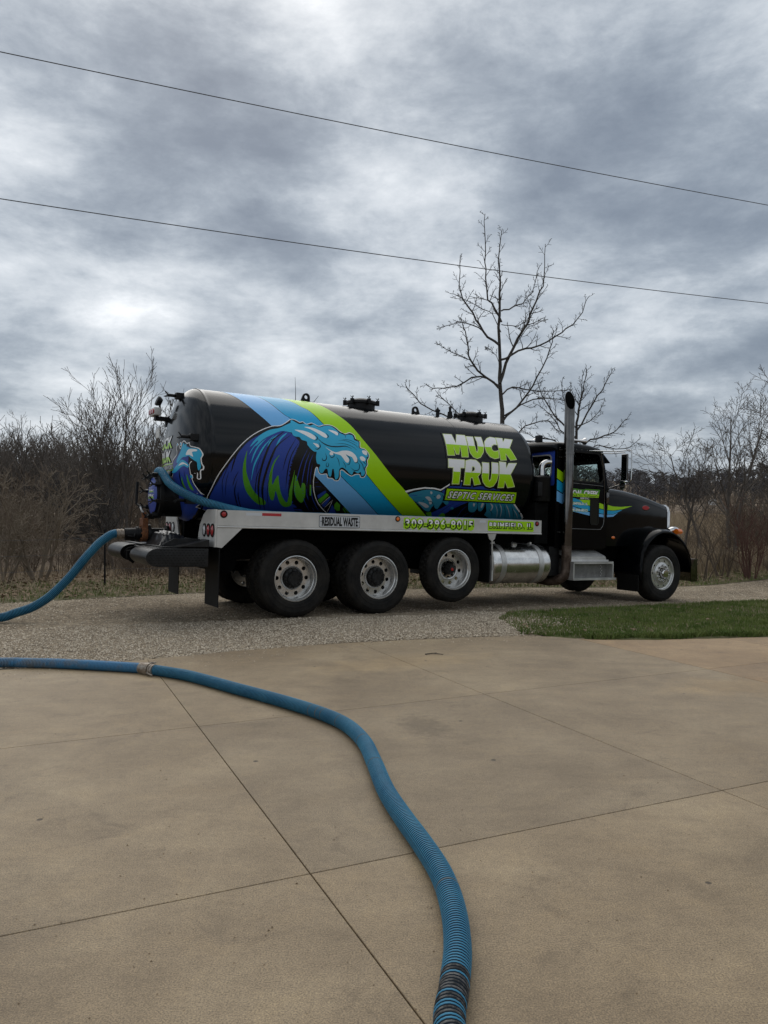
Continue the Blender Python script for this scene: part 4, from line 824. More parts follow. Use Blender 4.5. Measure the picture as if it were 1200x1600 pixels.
# stripes wrap over the crown of the tank
ED = []
for e in DEC['EDGES']:
    e = [tuple(q) for q in mm(e)]; e = [q for q in e if q[1] > .40]
    dx = (e[2][0]-e[0][0])/(e[2][1]-e[0][1])
    e = [(e[0][0]-dx*(e[0][1]-t)*.82, t) for t in np.linspace(-.9, .36, 12)]+e; ED.append([tuple(p) for p in catmull(e, False, 3)])
for nm, m, a, b in (('light_blue_stripe', 'p_light', 0, 1), ('blue_stripe', 'p_cyan', 1, 2), ('green_stripe', 'p_lime', 2, 3)):
    g = .007; L = [(p[0]+g, p[1]) for p in ED[a]]; R_ = [(p[0]-g, p[1]) for p in ED[b]]
    film(nm, [(0, m, [L+R_[::-1]])], on_tank, tank, [m])
bl = []
for e in ED: bl.append((0, 'p_black', [[(p[0]-.007, p[1]) for p in e]+[(p[0]+.007, p[1]) for p in e][::-1]]))
film('stripe_line', bl, on_tank, tank, ['p_black'])
it = []
W0 = [tuple(p) for p in catmull(mm(DEC['WAVE']), True, 3)]
it.append((1, 'p_white', [W0])); it.append((2, 'p_black', [inset(W0, .011)]))
it2 = []
for layer, m, sm, P in DEC['POLY']:
    Q = mm(P); Q = [tuple(p) for p in catmull(Q, True, 4)] if sm else Q
    (it if max(p[0] for p in Q) < 1.75 else it2).append((layer, PM[m], [Q]))
for layer, m, w, P in DEC['STR']:
    (it if max(p[0] for p in P) < 1750 else it2).append((layer, PM[m], [stroke(P, w/1000)]))
film('wave_graphic', it, on_tank, tank, MM); film('wave_graphic', it2, on_tank, tank, MM)
# big lettering
def halfplane(P, L, keep_below):
    (x0, s0), (x1, s1) = L; f = lambda p: (p[1]-(s0+(s1-s0)*(p[0]-x0)/(x1-x0)))*(1 if keep_below else -1)
    out = []
    for i in range(len(P)):
        a, b = P[i-1], P[i]; fa, fb = f(a), f(b)
        if (fa > 0) != (fb > 0): t = fa/(fa-fb); out.append((a[0]+(b[0]-a[0])*t, a[1]+(b[1]-a[1])*t))
        if fb > 0: out.append(b)
    return out
it = []
for ch, P in DEC['LET'].items():
    P = mm(P); rnd = ch in 'UCVR'
    sp = mm(DEC['SPLIT'][0 if ch in 'MUCK' else 1])
    holes = [mm(DEC['RHOLE'])] if ch == 'R' else []
    it.append((6, 'p_black', [inset(P, -.030)])); it.append((7, 'p_edge', [P]+holes)); q = inset(P, .011)
    hq = [inset(h, -.011) for h in holes]
    if ch == 'R':        # bowl sits wholly in the white half
        it.append((8, 'p_white', [q]+hq)); lo_ = halfplane(q, sp, True); it.append((9, 'p_lime', [lo_]))
    else:
        it.append((8, 'p_white', [q])); lo_ = halfplane(q, sp, True)
        if len(lo_) > 2: it.append((9, 'p_lime', [lo_]))
film('company_lettering', it, on_tank, tank, ['p_black', 'p_edge', 'p_white', 'p_lime'])

def text_tris(body, x0, x1, y0, y1, off=0., flipy=False, shear=0., grow_=0., space=1.):
    """outline text fitted to a box -> list of triangles in 2D"""
    c = bpy.data.curves.new('t', 'FONT'); c.body = body; c.size = 1; c.offset = off; c.shear = shear; c.space_character = space; c.resolution_u = 2
    o = bpy.data.objects.new('t', c); COL.objects.link(o)
    dg = bpy.context.evaluated_depsgraph_get(); e = o.evaluated_get(dg); me = e.to_mesh(); me.calc_loop_triangles()
    V_ = np.array([v.co[:2] for v in me.vertices]); Tt = [tuple(t.vertices) for t in me.loop_triangles]; e.to_mesh_clear()
    bpy.data.objects.remove(o); bpy.data.curves.remove(c)
    a, b = V_.min(0), V_.max(0); Q = (V_-a)/(b-a)
    Q[:, 0] = (x0-grow_)+Q[:, 0]*(x1-x0+2*grow_); Q[:, 1] = (y0-grow_)+Q[:, 1]*(y1-y0+2*grow_)
    if flipy: Q[:, 1] = y0+y1-Q[:, 1]
    return [[tuple(Q[i]) for i in t] for t in Tt]
def split_text(tris, yc, up, m_hi, m_lo, lay, it):
    """two tone text cut along a level line"""
    L = [(-9, yc), (9, yc)]
    for t in tris:
        for kb in (True, False):
            q = halfplane(t, L, kb)
            if len(q) > 2: it.append((lay, m_lo if kb != up else m_hi, [q]))
it = []
bd = mm(DEC['BADGE']); sx0, sx1 = bd[0][0], bd[1][0]; ms0, ms1 = 1.815, 2.008
it.append((6, 'p_black', [[(2.665, 1.795), (4.172, 1.795), (4.205, 2.028), (2.685, 2.028)]]))
it.append((7, 'p_lime', [[(2.70, 1.815), (4.13, 1.815), (4.165, 2.008), (2.72, 2.008)]]))
it.append((8, 'p_green', [[(2.715, 1.829), (4.118, 1.829), (4.150, 1.994), (2.733, 1.994)]]))
it.append((8, 'p_lime', [[(2.715, 1.829), (4.118, 1.829), (4.150, 1.994), (2.733, 1.994)]]))
for t in text_tris('SEPTIC SERVICES', 2.755, 4.095, 1.852, 1.972, .085, True, .18, .014, 1.2): it.append((9, 'p_black', [t]))
for t in text_tris('SEPTIC SERVICES', 2.755, 4.095, 1.852, 1.972, .022, True, .18, 0, 1.2): it.append((10, 'p_white', [t]))
it = [q for q in it if q[1] != 'p_green']
film('service_badge', it, on_tank, tank, ['p_black', 'p_lime', 'p_white'])
# rear head: splash wave and lettering
it = []
for layer, m, sm, P in DEC['HEAD']:
    Q = [tuple(p) for p in catmull(mm(P), True, 4)]; Q = [(max(-.93, min(.6, p[0])), p[1]) for p in Q]
    if layer <= 2:
        f_ = .945 if layer == 2 else .90
        Q = [(p[0], p[1]) if p[1] > 1.62 else (p[0]/math.hypot(p[0], p[1]-TZ_)*f_, TZ_+(p[1]-TZ_)/math.hypot(p[0], p[1]-TZ_)*f_) for p in Q]
    it.append((layer, PM[m], [Q]))
    if layer == 1: it.append((1.5, 'p_black', [inset(Q, .012)]))
for cy, cz, r_ in ((-.45, 2.33, .018), (-.60, 2.30, .022), (-.67, 2.23, .016), (-.33, 2.33, .014), (-.70, 1.88, .022)):
    it.append((1, 'p_white', [circ(cy, cz, r_+.01)])); it.append((2, 'p_sky', [circ(cy, cz, r_)]))
def strip_head(it_): return film('splash_graphic', it_, on_head, tank, MM, .03, .03)
strip_head(it)
def head_grid(name, body, ya, yb, z0, z1, off, mhi, mlo):
    it_ = []
    for t in text_tris(body, ya, yb, z0, z1, off+.03, False, 0, .012): it_.append((3, 'p_black', [[(-p[0], p[1]) for p in t]]))
    tt = text_tris(body, ya, yb, z0, z1, off)
    split_text(tt, (z0+z1)/2, True, mhi, mlo, 4, it_); it_ = [(l, m, [[(-p[0], p[1]) for p in t] for t in lp]) if l == 4 else (l, m, lp) for l, m, lp in it_]
    return film(name, it_, on_head, tank, ['p_black', 'p_white', 'p_lime', 'p_white2'], .03, .03)
head_grid('rear_lettering', 'MUCK', -.78, .10, 2.30, 2.47, .035, 'p_white', 'p_lime')
head_grid('rear_lettering', 'TRUK', -.74, .06, 2.105, 2.265, .035, 'p_white', 'p_lime')
head_grid('rear_lettering', 'SEPTIC', -.72, -.36, 2.005, 2.06, .01, 'p_white2', 'p_white2')
head_grid('rear_lettering', 'SERVICES', -.31, .13, 2.005, 2.06, .01, 'p_white2', 'p_white2')
film('rear_badge', [(1, 'p_lime', [[(.78, 1.985), (.78, 2.08), (-.16, 2.08), (-.16, 1.985)]]), (2, 'p_black', [[(.765, 1.997), (.765, 2.068), (-.145, 2.068), (-.145, 1.997)]])], on_head, tank, ['p_lime', 'p_black'], .03, .03)

# ---- fittings on the tank
def rotm(loc, ex=0, ey=0, ez=0): return Matrix.Translation(loc) @ Matrix.Rotation(ez, 4, 'Z') @ Matrix.Rotation(ey, 4, 'Y') @ Matrix.Rotation(ex, 4, 'X')
for xl in (.60, 2.66):
    P = [(xl-.085, 3.145), (xl+.085, 3.145), (xl+.082, 3.235)]+[(xl+.02+.062*cos(a), 3.25+.062*sin(a)) for a in np.linspace(0, pi*.9, 9)]
    if xl > 2: P = [(2*xl-p[0], p[1]) for p in P]
    cxh = xl+.018 if xl < 2 else xl-.018
    bm = plate(B(), P, [circ(cxh, 3.25, .030, 16)], 'xz', -.014, .014); box(bm, (xl-.13, -.07, 3.150), (xl+.13, .07, 3.176))
    obj('lifting_lug', bm, 'black_steel', tank)
def wing(bm, c, up, s=.055):
    up = Vector(up).normalized(); u, w = frame_of(up); c = Vector(c)
    cyl(bm, c-up*s*1.6, c+up*s*.4, s*.22, n=8)
    for a in (.3, 2.4, 4.5): tube(bm, [c+up*s*.2, c+up*s*1.05+(u*cos(a)+w*sin(a))*s*.95], [s*.2, s*.13], 6)
def manhole(x, tarp_=False):
    bm = lathe(B(), [(0, .20), (.10, .205), (.235, .165), (.25, .15), (.25, .115), (.222, .115), (.222, -.06)], 40, Matrix.Translation((x, 0, 3.12)))
    o = obj('manhole', bm, 'black_steel', tank)
    for k in range(6):
        a = k*pi/3+.5; c = Vector((x+.265*cos(a), .265*sin(a), 3.12+.15)); bm = B(); wing(bm, c+Vector((0, 0, .035)), (0, 0, 1), .034)
        box(bm, (-.03, -.02, -.05), (.03, .02, .03), tr=rotm(c, ez=a)); obj('clamp', bm, 'black_steel', o)
    return o
manhole(1.60)
m2 = manhole(3.80)
bm = B(); cyl(bm, (2.98+.12, 0, 3.15), (3.10, 0, 3.27), .032, n=14); cyl(bm, (3.10, 0, 3.27), (3.10, 0, 3.30), .046, n=14); cyl(bm, (3.10, 0, 3.30), (3.10, 0, 3.345), .028, .008, n=14); obj('relief_valve', bm, 'black_steel', tank)
bm = B(); cyl(bm, (3.36, 0, 3.15), (3.36, 0, 3.29), .055, .04, n=14); cyl(bm, (3.36, 0, 3.29), (3.36, 0, 3.36), .022, n=10); cyl(bm, (3.36, 0, 3.36), (3.36, 0, 3.39), .034, .01, n=10); obj('relief_valve', bm, 'black_steel', tank)
bm = B(); tube(bm, [(.49, .1, 3.15), (.485, .1, 3.35), (.47, .1, 3.56)], [.006, .004, .002], 6); obj('whip_antenna', bm, 'black_steel', tank)
bm = B(); tube(bm, [(.78, .2, 3.15), (.86, .2, 3.24), (.93, .2, 3.33)], [.006, .005, .003], 6); obj('whip_antenna', bm, 'black_steel', tank)
# rear hinges / dog clamps round the head
for y, z in ((.06, 3.06), (-.78, 2.40), (-.55, 1.56)):
    bm = B(); x = head_x(y, z); box(bm, (-.08, -.05, -.045), (.05, .05, .045), tr=rotm((x, y, z))); cyl(bm, (x-.05, y, z), (x-.20, y, z), .024, n=10); wing(bm, (x-.17, y, z), (-1, 0, 0), .06)
    obj('dog_clamp', bm, 'black_steel', tank, bevel=.004, seg=1)
# rear work light bracket
yb, zb = .58, 2.87
x = head_x(yb, zb); bm = B(); box(bm, (x-.26, yb-.05, zb-.12), (x+.08, yb+.05, zb-.06)); box(bm, (x-.10, yb-.04, zb-.20), (x+.1, yb+.04, zb-.06))
lb = obj('light_bracket', bm, 'black_steel', tank)
bm = box(B(), (x-.30, yb-.16, zb-.055), (x-.20, yb+.16, zb+.055)); lh = obj('marker_box', bm, 'deck_alu', lb, bevel=.008)
for k in (-.1, 0, .1): obj('marker_lens', cyl(B(), (x-.32, yb+k, zb), (x-.295, yb+k, zb), .036, n=14), 'red_lens', lb)
bm = lathe(B(), [(0, -.05), (.05, -.045), (.075, 0), (.07, .03), (0, .035)], 20, rotm((x-.22, yb-.05, zb+.16), ey=-1.2)); cyl(bm, (x-.2, yb-.05, zb+.06), (x-.2, yb-.05, zb+.12), .014, n=8); obj('work_lamp', bm, 'black_steel', lb)
bm = box(B(), (x-.18, yb+.02, zb-.36), (x-.165, yb+.22, zb-.22)); obj('placard', bm, 'white_band', lb)
# rear manway
MR = Matrix(((0, 0, -1, -1.66), (0, 1, 0, 0), (1, 0, 0, 1.62), (0, 0, 0, 1)))     # lathe z -> -x
bm = lathe(B(), [(.262, .022), (.262, -.012), (.300, -.012), (.315, -.02), (.315, -.07), (.285, -.075), (.285, -.42)], 56, MR); mw = obj('manway', bm, 'black_steel', tank)
bm = lathe(B(), [(0, .05), (.10, .046), (.20, .034), (.258, .016), (.262, -.006)], 48, MR); obj('manway_lid', bm, 'p_blue', mw)
for k in range(8):
    a = k*pi/4+.25; c = Vector((-1.66, .30*cos(a), 1.62+.30*sin(a))); bm = B()
    cyl(bm, c+Vector((.12, 0, 0)), c+Vector((-.10, 0, 0)), .014, n=8); wing(bm, c+Vector((-.07, 0, 0)), (-1, 0, 0), .06); box(bm, (-.05, -.03, -.02), (.03, .03, .02), tr=rotm(c, ex=a)); obj('dog_clamp', bm, 'black_steel', mw)
def on_lid(y, z, lay):
    rho = min(math.hypot(y, z-1.62)/.262, 1); return Vector((-1.66-.05*(1-rho**2.2)-.003-.001*lay, y, z))
for body, z0, z1, w in (('IN THE MUCK', 1.665, 1.705, .19), ('EVERYDAY', 1.575, 1.64, .20)):
    it = []; l_ = []; split_text(text_tris(body, -w, w, z0, z1, .03), (z0+z1)/2, True, 'p_white', 'p_lime', 2, l_)
    it += [(l, m, [[(-p[0], p[1]) for p in t] for t in lp]) for l, m, lp in l_]
    film('lid_lettering', it, on_lid, mw, ['p_white', 'p_lime'], .03, .03)

# ---- deck, rails and rear corner lamps
obj('deck', box(B(), (-1.13, -1.19, 1.30), (4.39, 1.19, 1.335)), 'black_steel', truck)
bm = B()
for y in (-.5, .5): box(bm, (-1.1, y-.08, 1.0), (4.35, y+.08, 1.298))
for xx in np.linspace(-.9, 4.1, 9): box(bm, (xx-.04, -1.15, 1.22), (xx+.04, 1.15, 1.298))
obj('sub_frame', bm, 'chassis', truck)
for xx in (-.6, 1.0, 2.6, 4.0): obj('tank_saddle', box(B(), (xx-.12, -.55, 1.336), (xx+.12, .55, 1.42)), 'chassis', truck)
for s in (-1, 1):
    yo = 1.22
    prof_ = [(s*yo, 1.44), (s*(yo-.10), 1.44), (s*(yo-.10), 1.43), (s*(yo-.008), 1.43), (s*(yo-.008), 1.232), (s*(yo+.006), 1.228), (s*(yo+.012), 1.218), (s*(yo+.006), 1.206), (s*(yo-.10), 1.206), (s*(yo-.10), 1.216), (s*yo, 1.236)]
    bm = plate(B(), prof_, (), 'yz', -1.14, 4.415); rail = obj('deck_rail', bm, 'deck_alu', truck, smooth=20)
    # lower corner gusset and rear face
    bm = plate(B(), [(-1.14, 1.204), (-1.14, .955), (-1.07, .945), (-.80, 1.204)], (), 'xz', s*yo-.004, s*(yo-.006)-.004); obj('corner_gusset', bm, 'deck_alu', truck)
    pr = [(s*yo, .955), (s*yo, 1.445), (s*.86, 1.445), (s*.70, 1.37), (s*.56, 1.24), (s*.50, 1.10), (s*.50, .955)]
    bm = plate(B(), pr, (), 'yz', -1.165, -1.142); rp = obj('rear_panel', bm, 'deck_alu', truck)
    for k, (yy, lm) in enumerate(((.78, 'clear_lens'), (.955, 'red_lens'), (1.125, 'red_lens'))):
        bm = lathe(B(), [(0, .020), (.045, .017), (.062, .006), (.062, -.004)], 24, Matrix(((0, 0, -1, -1.166), (.98, 0, 0, s*yy), (0, 1.15, 0, 1.17), (0, 0, 0, 1)))); obj('tail_lamp', bm, lm, rp)
        bm = lathe(B(), [(.062, .002), (.064, .014), (.077, .010), (.079, -.004)], 24, Matrix(((0, 0, -1, -1.166), (.98, 0, 0, s*yy), (0, 1.15, 0, 1.17), (0, 0, 0, 1)))); obj('lamp_grommet', bm, 'rubber', rp)
    # side lamps, reflective tape
    MS = lambda xx, zz: Matrix(((1, 0, 0, xx), (0, 0, s, s*yo), (0, 1, 0, zz), (0, 0, 0, 1)))
    for xx, zz, lm, r_ in ((-1.055, 1.385, 'red_lens', .036), (1.60, 1.392, 'amber_lens', .030), (4.315, 1.385, 'red_lens', .030)):
        bm = lathe(B(), [(0, .016), (r_*.8, .012), (r_, 0)], 20, MS(xx, zz)); obj('side_marker', bm, lm, rail)
        bm = lathe(B(), [(r_, 0), (r_*1.02, .010), (r_*1.35, .008), (r_*1.4, 0)], 20, MS(xx, zz)); obj('lamp_grommet', bm, 'rubber', rail)
    for x0, x1, z0, z1, m in ((-.525, -.25, 1.378, 1.416, 'red_tape'), (-.75, -.53, 1.378, 1.414, 'silver_tape'), (3.12, 3.24, 1.375, 1.41, 'silver_tape')):
        ya, yb2 = sorted((s*yo, s*(yo+.0015))); obj('reflective_tape', box(B(), (x0, ya, z0), (x1, yb2, z1)), m, rail)
    def on_rail(x, z, lay): return Vector((x, s*(yo+.0012+.0008*lay), z))
    fl = (lambda t, c: t) if s < 0 else (lambda t, c: [(2*c-p[0], p[1]) for p in t])
    it = [(1, 'p_black', [rrect(.315, .965, 1.243, 1.412, .02)]), (2, 'p_white2', [rrect(.321, .959, 1.249, 1.406, .018)])]
    for t in text_tris('RESIDUAL WASTE', .36, .93, 1.262, 1.392, .045): it.append((3, 'p_black', [fl(t, .64)]))
    for xx in (.338, .938): it.append((3, 'p_black', [[(xx, 1.322), (xx+.016, 1.322), (xx+.016, 1.334), (xx, 1.334)]]))
    film('residual_waste_sign', it, on_rail, rail, ['p_black', 'p_white2'], 9)
    it = []
    for body, x0, x1, z0, z1, sp_ in (('309-396-8015', 1.735, 2.985, 1.262, 1.402, 1.25), ('BRIMFIELD, IL', 3.315, 4.20, 1.275, 1.385, 1.2)):
        if body[0] == 'B': it.append((1, 'p_lime', [rrect(3.285, 4.245, 1.247, 1.415, .02)]))
        else:
            for t in text_tris(body, x0, x1, z0, z1, .17, False, 0, .034, sp_): it.append((1, 'p_lime', [fl(t, (x0+x1)/2)]))
        for t in text_tris(body, x0+.006, x1+.006, z0-.006, z1-.006, .11, False, 0, .014, sp_): it.append((2, 'p_black', [fl(t, (x0+x1)/2)]))
        tt = [fl(t, (x0+x1)/2) for t in text_tris(body, x0, x1, z0, z1, .03, False, 0, 0, sp_)]
        split_text(tt, (z0+z1)/2, True, 'p_white', 'p_lime', 3, it)
    film('rail_lettering', it, on_rail, rail, ['p_lime', 'p_black', 'p_white'], 9)
    # mud flap bracket ahead of the fuel tank and rear mud flap
    bm = plate(B(), [(3.30, 1.204), (3.47, 1.204), (3.44, 1.12), (3.40, 1.09), (3.37, 1.09), (3.33, 1.12)], (), 'xz', s*1.19, s*1.21); cyl(bm, (3.39, s*1.2, 1.1), (3.42, s*1.2, .62), .014, n=8)
    box(bm, (3.40, min(s*1.13, s*1.2), .45), (3.43, max(s*1.13, s*1.2), .85)); obj('flap_hanger', bm, 'aluminium', truck)
    ya, yb2 = sorted((s*.66, s*1.21)); obj('mud_flap', box(B(), (-1.10, ya, .17), (-1.088, yb2, .95)), 'flap_rubber', truck)
    ya, yb2 = sorted((s*.66, s*1.17)); obj('mud_flap', box(B(), (3.37, ya, .42), (3.385, yb2, 1.1)), 'flap_rubber', truck)

# ---- rear bumper tray
bm = B()
def bump_prof(x0, x1, z0, z1, r=.165):
    zc = (z0+z1)/2; P = [(x1, z0), (x1, z1)]
    return P+[(x0+r-r*sin(a), zc+(z1-zc)*cos(a)) for a in np.linspace(0, pi, 13)]
plate(bm, bump_prof(-2.03, -1.24, .70, .935), (), 'xz', -1.21, -.30); plate(bm, bump_prof(-2.03, -1.24, .70, .935), (), 'xz', .30, 1.21)
box(bm, (-1.85, -.30, .72), (-1.26, .30, .92)); bumper = obj('rear_bumper', bm, 'worn_black', truck, bevel=.008)
bm = B()
for y in (-.29, .29): lathe(bm, [(.165, 0), (.12, -.002), (.115, .06), (0, .062)], 26, Matrix(((1, 0, 0, -1.865), (0, 0, (1 if y < 0 else -1), y+.004*(1 if y < 0 else -1)), (0, .71, 0, .8175), (0, 0, 0, 1))))
box(bm, (-2.0, -.05, .74), (-1.85, .05, .86)); tube(bm, [(-1.94, -.16, .70), (-2.02, -.16, .76), (-2.02, -.16, .86)], .02, 8); obj('tow_pocket', bm, 'chassis', bumper)
# diamond tread plate cheeks and sloped tray on top
bm = B()
for i in range(17):
    for j in range(7):
        x, z = -1.98+.045*i+(.0225 if j % 2 else 0), .722+.032*j
        if x < -1.26 and (x > -1.87 or math.hypot((x+1.865)/.165, (z-.8175)/.115) < .85):
            vs = [bm.verts.new(q) for q in ((x-.017, -1.211, z), (x, -1.211, z-.011), (x+.017, -1.211, z), (x, -1.211, z+.011), (x, -1.215, z))]
            for a in range(4): bm.faces.new((vs[a], vs[(a+1) % 4], vs[4]))
o = obj('tread_pattern', bm, 'black_steel', bumper, smooth=0)
bm = plate(B(), [(-1.80, -1.1), (-1.25, -1.1), (-1.25, 1.1), (-1.80, 1.1)], [[(-1.72, -.85), (-1.33, -.85), (-1.33, .95), (-1.72, .95)]], 'xy', .937, .952)
for y0, y1 in ((-.875, -.85), (.95, .975)): plate(bm, [(-1.78, .953), (-1.25, .953), (-1.25, 1.05), (-1.60, 1.05)], (), 'xz', y0, y1)
box(bm, (-1.33, -.85, .953), (-1.25, .95, 1.05)); plate(bm, [(-1.62, .953), (-1.225, .953), (-1.225, 1.05)], (), 'xz', -1.19, -.88); obj('bumper_tray', bm, 'worn_black', bumper, bevel=.004, seg=1)
# discharge valve and coupling
bm = B(); cyl(bm, (-1.42, .10, 1.21), (-1.72, .10, 1.21), .075, n=24); cyl(bm, (-1.68, .10, 1.21), (-1.72, .10, 1.21), .125, n=28); cyl(bm, (-1.42, .10, 1.21), (-1.46, .10, 1.21), .12, n=28); pipe = obj('discharge_pipe', bm, 'black_steel', truck, (0, 0, -.115))
bm = B(); cyl(bm, (-1.723, .10, 1.21), (-1.80, .10, 1.21), .125, n=28); box(bm, (-1.80, .0, 1.21), (-1.723, .20, 1.42)); cyl(bm, (-1.762, .1, 1.4), (-1.762, .1, 1.50), .035, n=12)
for k in range(8): a = k*pi/4; cyl(bm, (-1.70, .1+.1*cos(a), 1.21+.1*sin(a)), (-1.82, .1+.1*cos(a), 1.21+.1*sin(a)), .013, n=6)
vlv = obj('gate_valve', bm, 'rust', pipe, bevel=.006, seg=1)
bm = B(); tube(bm, [(-1.762, .1, 1.48), (-1.80, .1, 1.53), (-1.815, .16, 1.60)], .012, 8); obj('valve_stem', bm, 'white_band', vlv)
bm = B(); tube(bm, [(-1.81, .14, 1.58), (-1.85, .2, 1.62), (-1.85, .2, 1.78), (-1.845, .2, 1.93)], [.02, .017, .02, .02], 8); obj('valve_lever', bm, 'black_steel', vlv)
bm = B(); cyl(bm, (-1.80, .1, 1.20), (-2.02, .1, 1.19), .085, n=24); cyl(bm, (-1.84, .1, 1.20), (-1.87, .1, 1.20), .10, n=24); tube(bm, [(-1.9, .0, 1.2), (-1.92, -.03, 1.16), (-2.0, -.03, 1.17)], .012, 6); obj('coupler', bm, 'black_steel', pipe)

# ---- chassis
bm = B()
for y in (-.43, .43): box(bm, (-1.22, y-.04, .76), (8.15, y+.04, 1.0))
for xx in (-1.1, .65, 2.0, 3.4, 5.0, 6.3, 8.0): box(bm, (xx-.05, -.39, .79), (xx+.05, .39, .97))
obj('frame', bm, 'chassis', truck)
for xx, zc in ((0, .52), (1.322, .52), (2.68, .64), (7.48, .52)):
    bm = B(); cyl(bm, (xx, -.95, zc), (xx, .95, zc), .075 if xx < 7 else .05, n=14)
    if xx < 2: lathe(bm, [(0, -.24), (.16, -.2), (.24, -.05), (.24, .05), (.16, .2), (0, .24)], 20, rotm((xx, 0, zc), ey=pi/2))
    for y in (-.43, .43): box(bm, (xx-.45, y-.045, zc+.02), (xx+.45, y+.045, zc+.16))
    obj('axle', bm, 'chassis', truck)
bm = B(); box(bm, (5.6, -.45, .55), (7.9, .45, 1.25)); box(bm, (4.9, -.3, .6), (5.6, .3, 1.0)); obj('engine_block', bm, 'chassis', truck)
obj('gearbox', box(B(), (3.45, -.5, .5), (4.88, .5, .98)), 'chassis', truck, bevel=.05)
obj('air_tank', cyl(B(), (-.78, -.55, .72), (-.78, .55, .72), .15, n=24), 'chassis', truck)

# ---- wheels
def tyre_mesh(R_, Wd, bead=.292, seg=144):
    rows = [(bead, .030), (bead+.02, .016), (.335*R_/.52, .008), (.338*R_/.52, .004), (.36*R_/.52, .004), (.375*R_/.52, .001), (.378*R_/.52, -.002), (.386*R_/.52, -.002), (.389*R_/.52, .001), (.42*R_/.52, .0), (.440*R_/.52, .001), (.442*R_/.52, -.002), (.448*R_/.52, -.001), (.450*R_/.52, .003), (.462*R_/.52, .006), (.492*R_/.52, .020), (R_-.016, .034), (R_-.006, .046)]
    nt_ = 9; tread = [(R_-.0008*abs(k-nt_/2), .052+(Wd-.104)*k/nt_) for k in range(nt_+1)]
    prof_ = [(r, o, 0) for r, o in rows]+[(r, o, 1) for r, o in tread]+[(r, Wd-o, 0) for r, o in rows[::-1]]
    A = np.arange(seg)*2*pi/seg; V_ = []
    ti = 0
    for r, o, tr in prof_:
        rr = np.full(seg, r)
        if tr:
            ph = (np.arange(seg)+(ti % 2)*2) % 4; rr = np.where(ph == 0, r-.011, r)
            ti += 1
            if ti in (3, 5, 6, 8): rr = rr-.009
        elif abs(r-(R_-.006)) < 1e-6: rr = np.where(np.arange(seg) % 4 == 0, r-.010, r)
        V_.append(np.c_[rr*np.cos(A), np.full(seg, o), rr*np.sin(A)])
    V_ = np.concatenate(V_); n = len(prof_); i = np.arange(n*seg).reshape(n, seg); j = np.roll(i, -1, 1)
    F_ = np.stack([i[:-1], j[:-1], j[1:], i[1:]], -1).reshape(-1, 4)
    me = bpy.data.meshes.new('tyre'); me.from_pydata(V_.tolist(), [], F_.tolist()); me.materials.append(MATS['rubber']); me.shade_smooth(); me.set_sharp_from_angle(angle=rad(28))
    return me
def ax_y(o=0.): return Matrix(((1, 0, 0, 0), (0, 0, 1, o), (0, -1, 0, 0), (0, 0, 0, 1)))     # lathe axis -> +y (inboard)
def ring_disc(bm, r0, r1, o, th, nh, rh, hr, mi=0):
    holes = [circ(rh*cos(2*pi*k/nh+.2), rh*sin(2*pi*k/nh+.2), hr, 14) for k in range(nh)]+[circ(0, 0, r0, 40)]
    return plate(bm, circ(0, 0, r1, 60), holes, 'xz', o, o+th, mi)
def rim_deep(depth, rj=.275):
    bm = lathe(B(), [(.300, .040), (.308, .022), (.305, .012), (.296, .010), (.289, .020), (.284, .045), (.272, .058), (.270, .085), (.262, .10), (.260, depth+.03)], 64, ax_y())
    ring_disc(bm, .125, .2605, depth, .012, 10, .213, .0285)
    lathe(bm, [(.155, depth), (.160, depth-.018), (.150, depth-.028), (.138, depth-.02), (.135, depth)], 48, ax_y()); bmesh.ops.recalc_face_normals(bm, faces=bm.faces); return bm
def rim_steer():
    bm = lathe(B(), [(.300, .040), (.308, .022), (.305, .012), (.296, .010), (.289, .020), (.284, .040), (.270, .052), (.262, .060), (.262, .075)], 64, ax_y())
    ring_disc(bm, .10, .262, .045, .012, 10, .232, .0165)
    lathe(bm, [(.200, .045), (.196, .030), (.180, .020), (.10, .016), (.10, .05)], 56, ax_y()); bmesh.ops.recalc_face_normals(bm, faces=bm.faces); return bm
def mesh_of(bm, nm, mats):
    me = bpy.data.meshes.new(nm); bm.to_mesh(me); bm.free(); finish(me, mats, 35); return me
def hub_mesh(kind):
    bm = B()
    if kind == 'drive':
        lathe(bm, [(.135, .17), (.128, .10), (.10, .085), (.095, .05), (.085, .035), (0, .035)], 36, ax_y())
        for k in range(10): a = 2*pi*k/10; cyl(bm, (.112*cos(a), .14, .112*sin(a)), (.112*cos(a), .075, .112*sin(a)), .016, n=6)
        for k in range(8): a = 2*pi*k/8; cyl(bm, (.07*cos(a), .04, .07*sin(a)), (.07*cos(a), .022, .07*sin(a)), .010, n=6)
        return mesh_of(bm, 'hub', ['worn_black'])
    if kind == 'lift':
        lathe(bm, [(.095, .21), (.085, .13), (.06, .10), (.055, .075), (0, .072)], 30, ax_y())
        for k in range(10): a = 2*pi*k/10; cyl(bm, (.115*cos(a), .19, .115*sin(a)), (.115*cos(a), .155, .115*sin(a)), .015, n=6)
        lathe(bm, [(0, .066), (.022, .067), (.024, .074)], 16, ax_y(), 1)
        return mesh_of(bm, 'hub', ['worn_black', 'red_lens'])
    lathe(bm, [(.085, .02), (.078, -.045), (.066, -.062), (0, -.068)], 36, ax_y())
    for k in range(10): a = 2*pi*k/10; lathe(bm, [(.020, .03), (.019, -.012), (.010, -.024), (0, -.026)], 8, Matrix.Translation((.138*cos(a), 0, .138*sin(a))) @ ax_y())
    return mesh_of(bm, 'hub', ['chrome'])
TY = tyre_mesh(.52, .27); TYL = tyre_mesh(.495, .30); TYF = tyre_mesh(.515, .31)
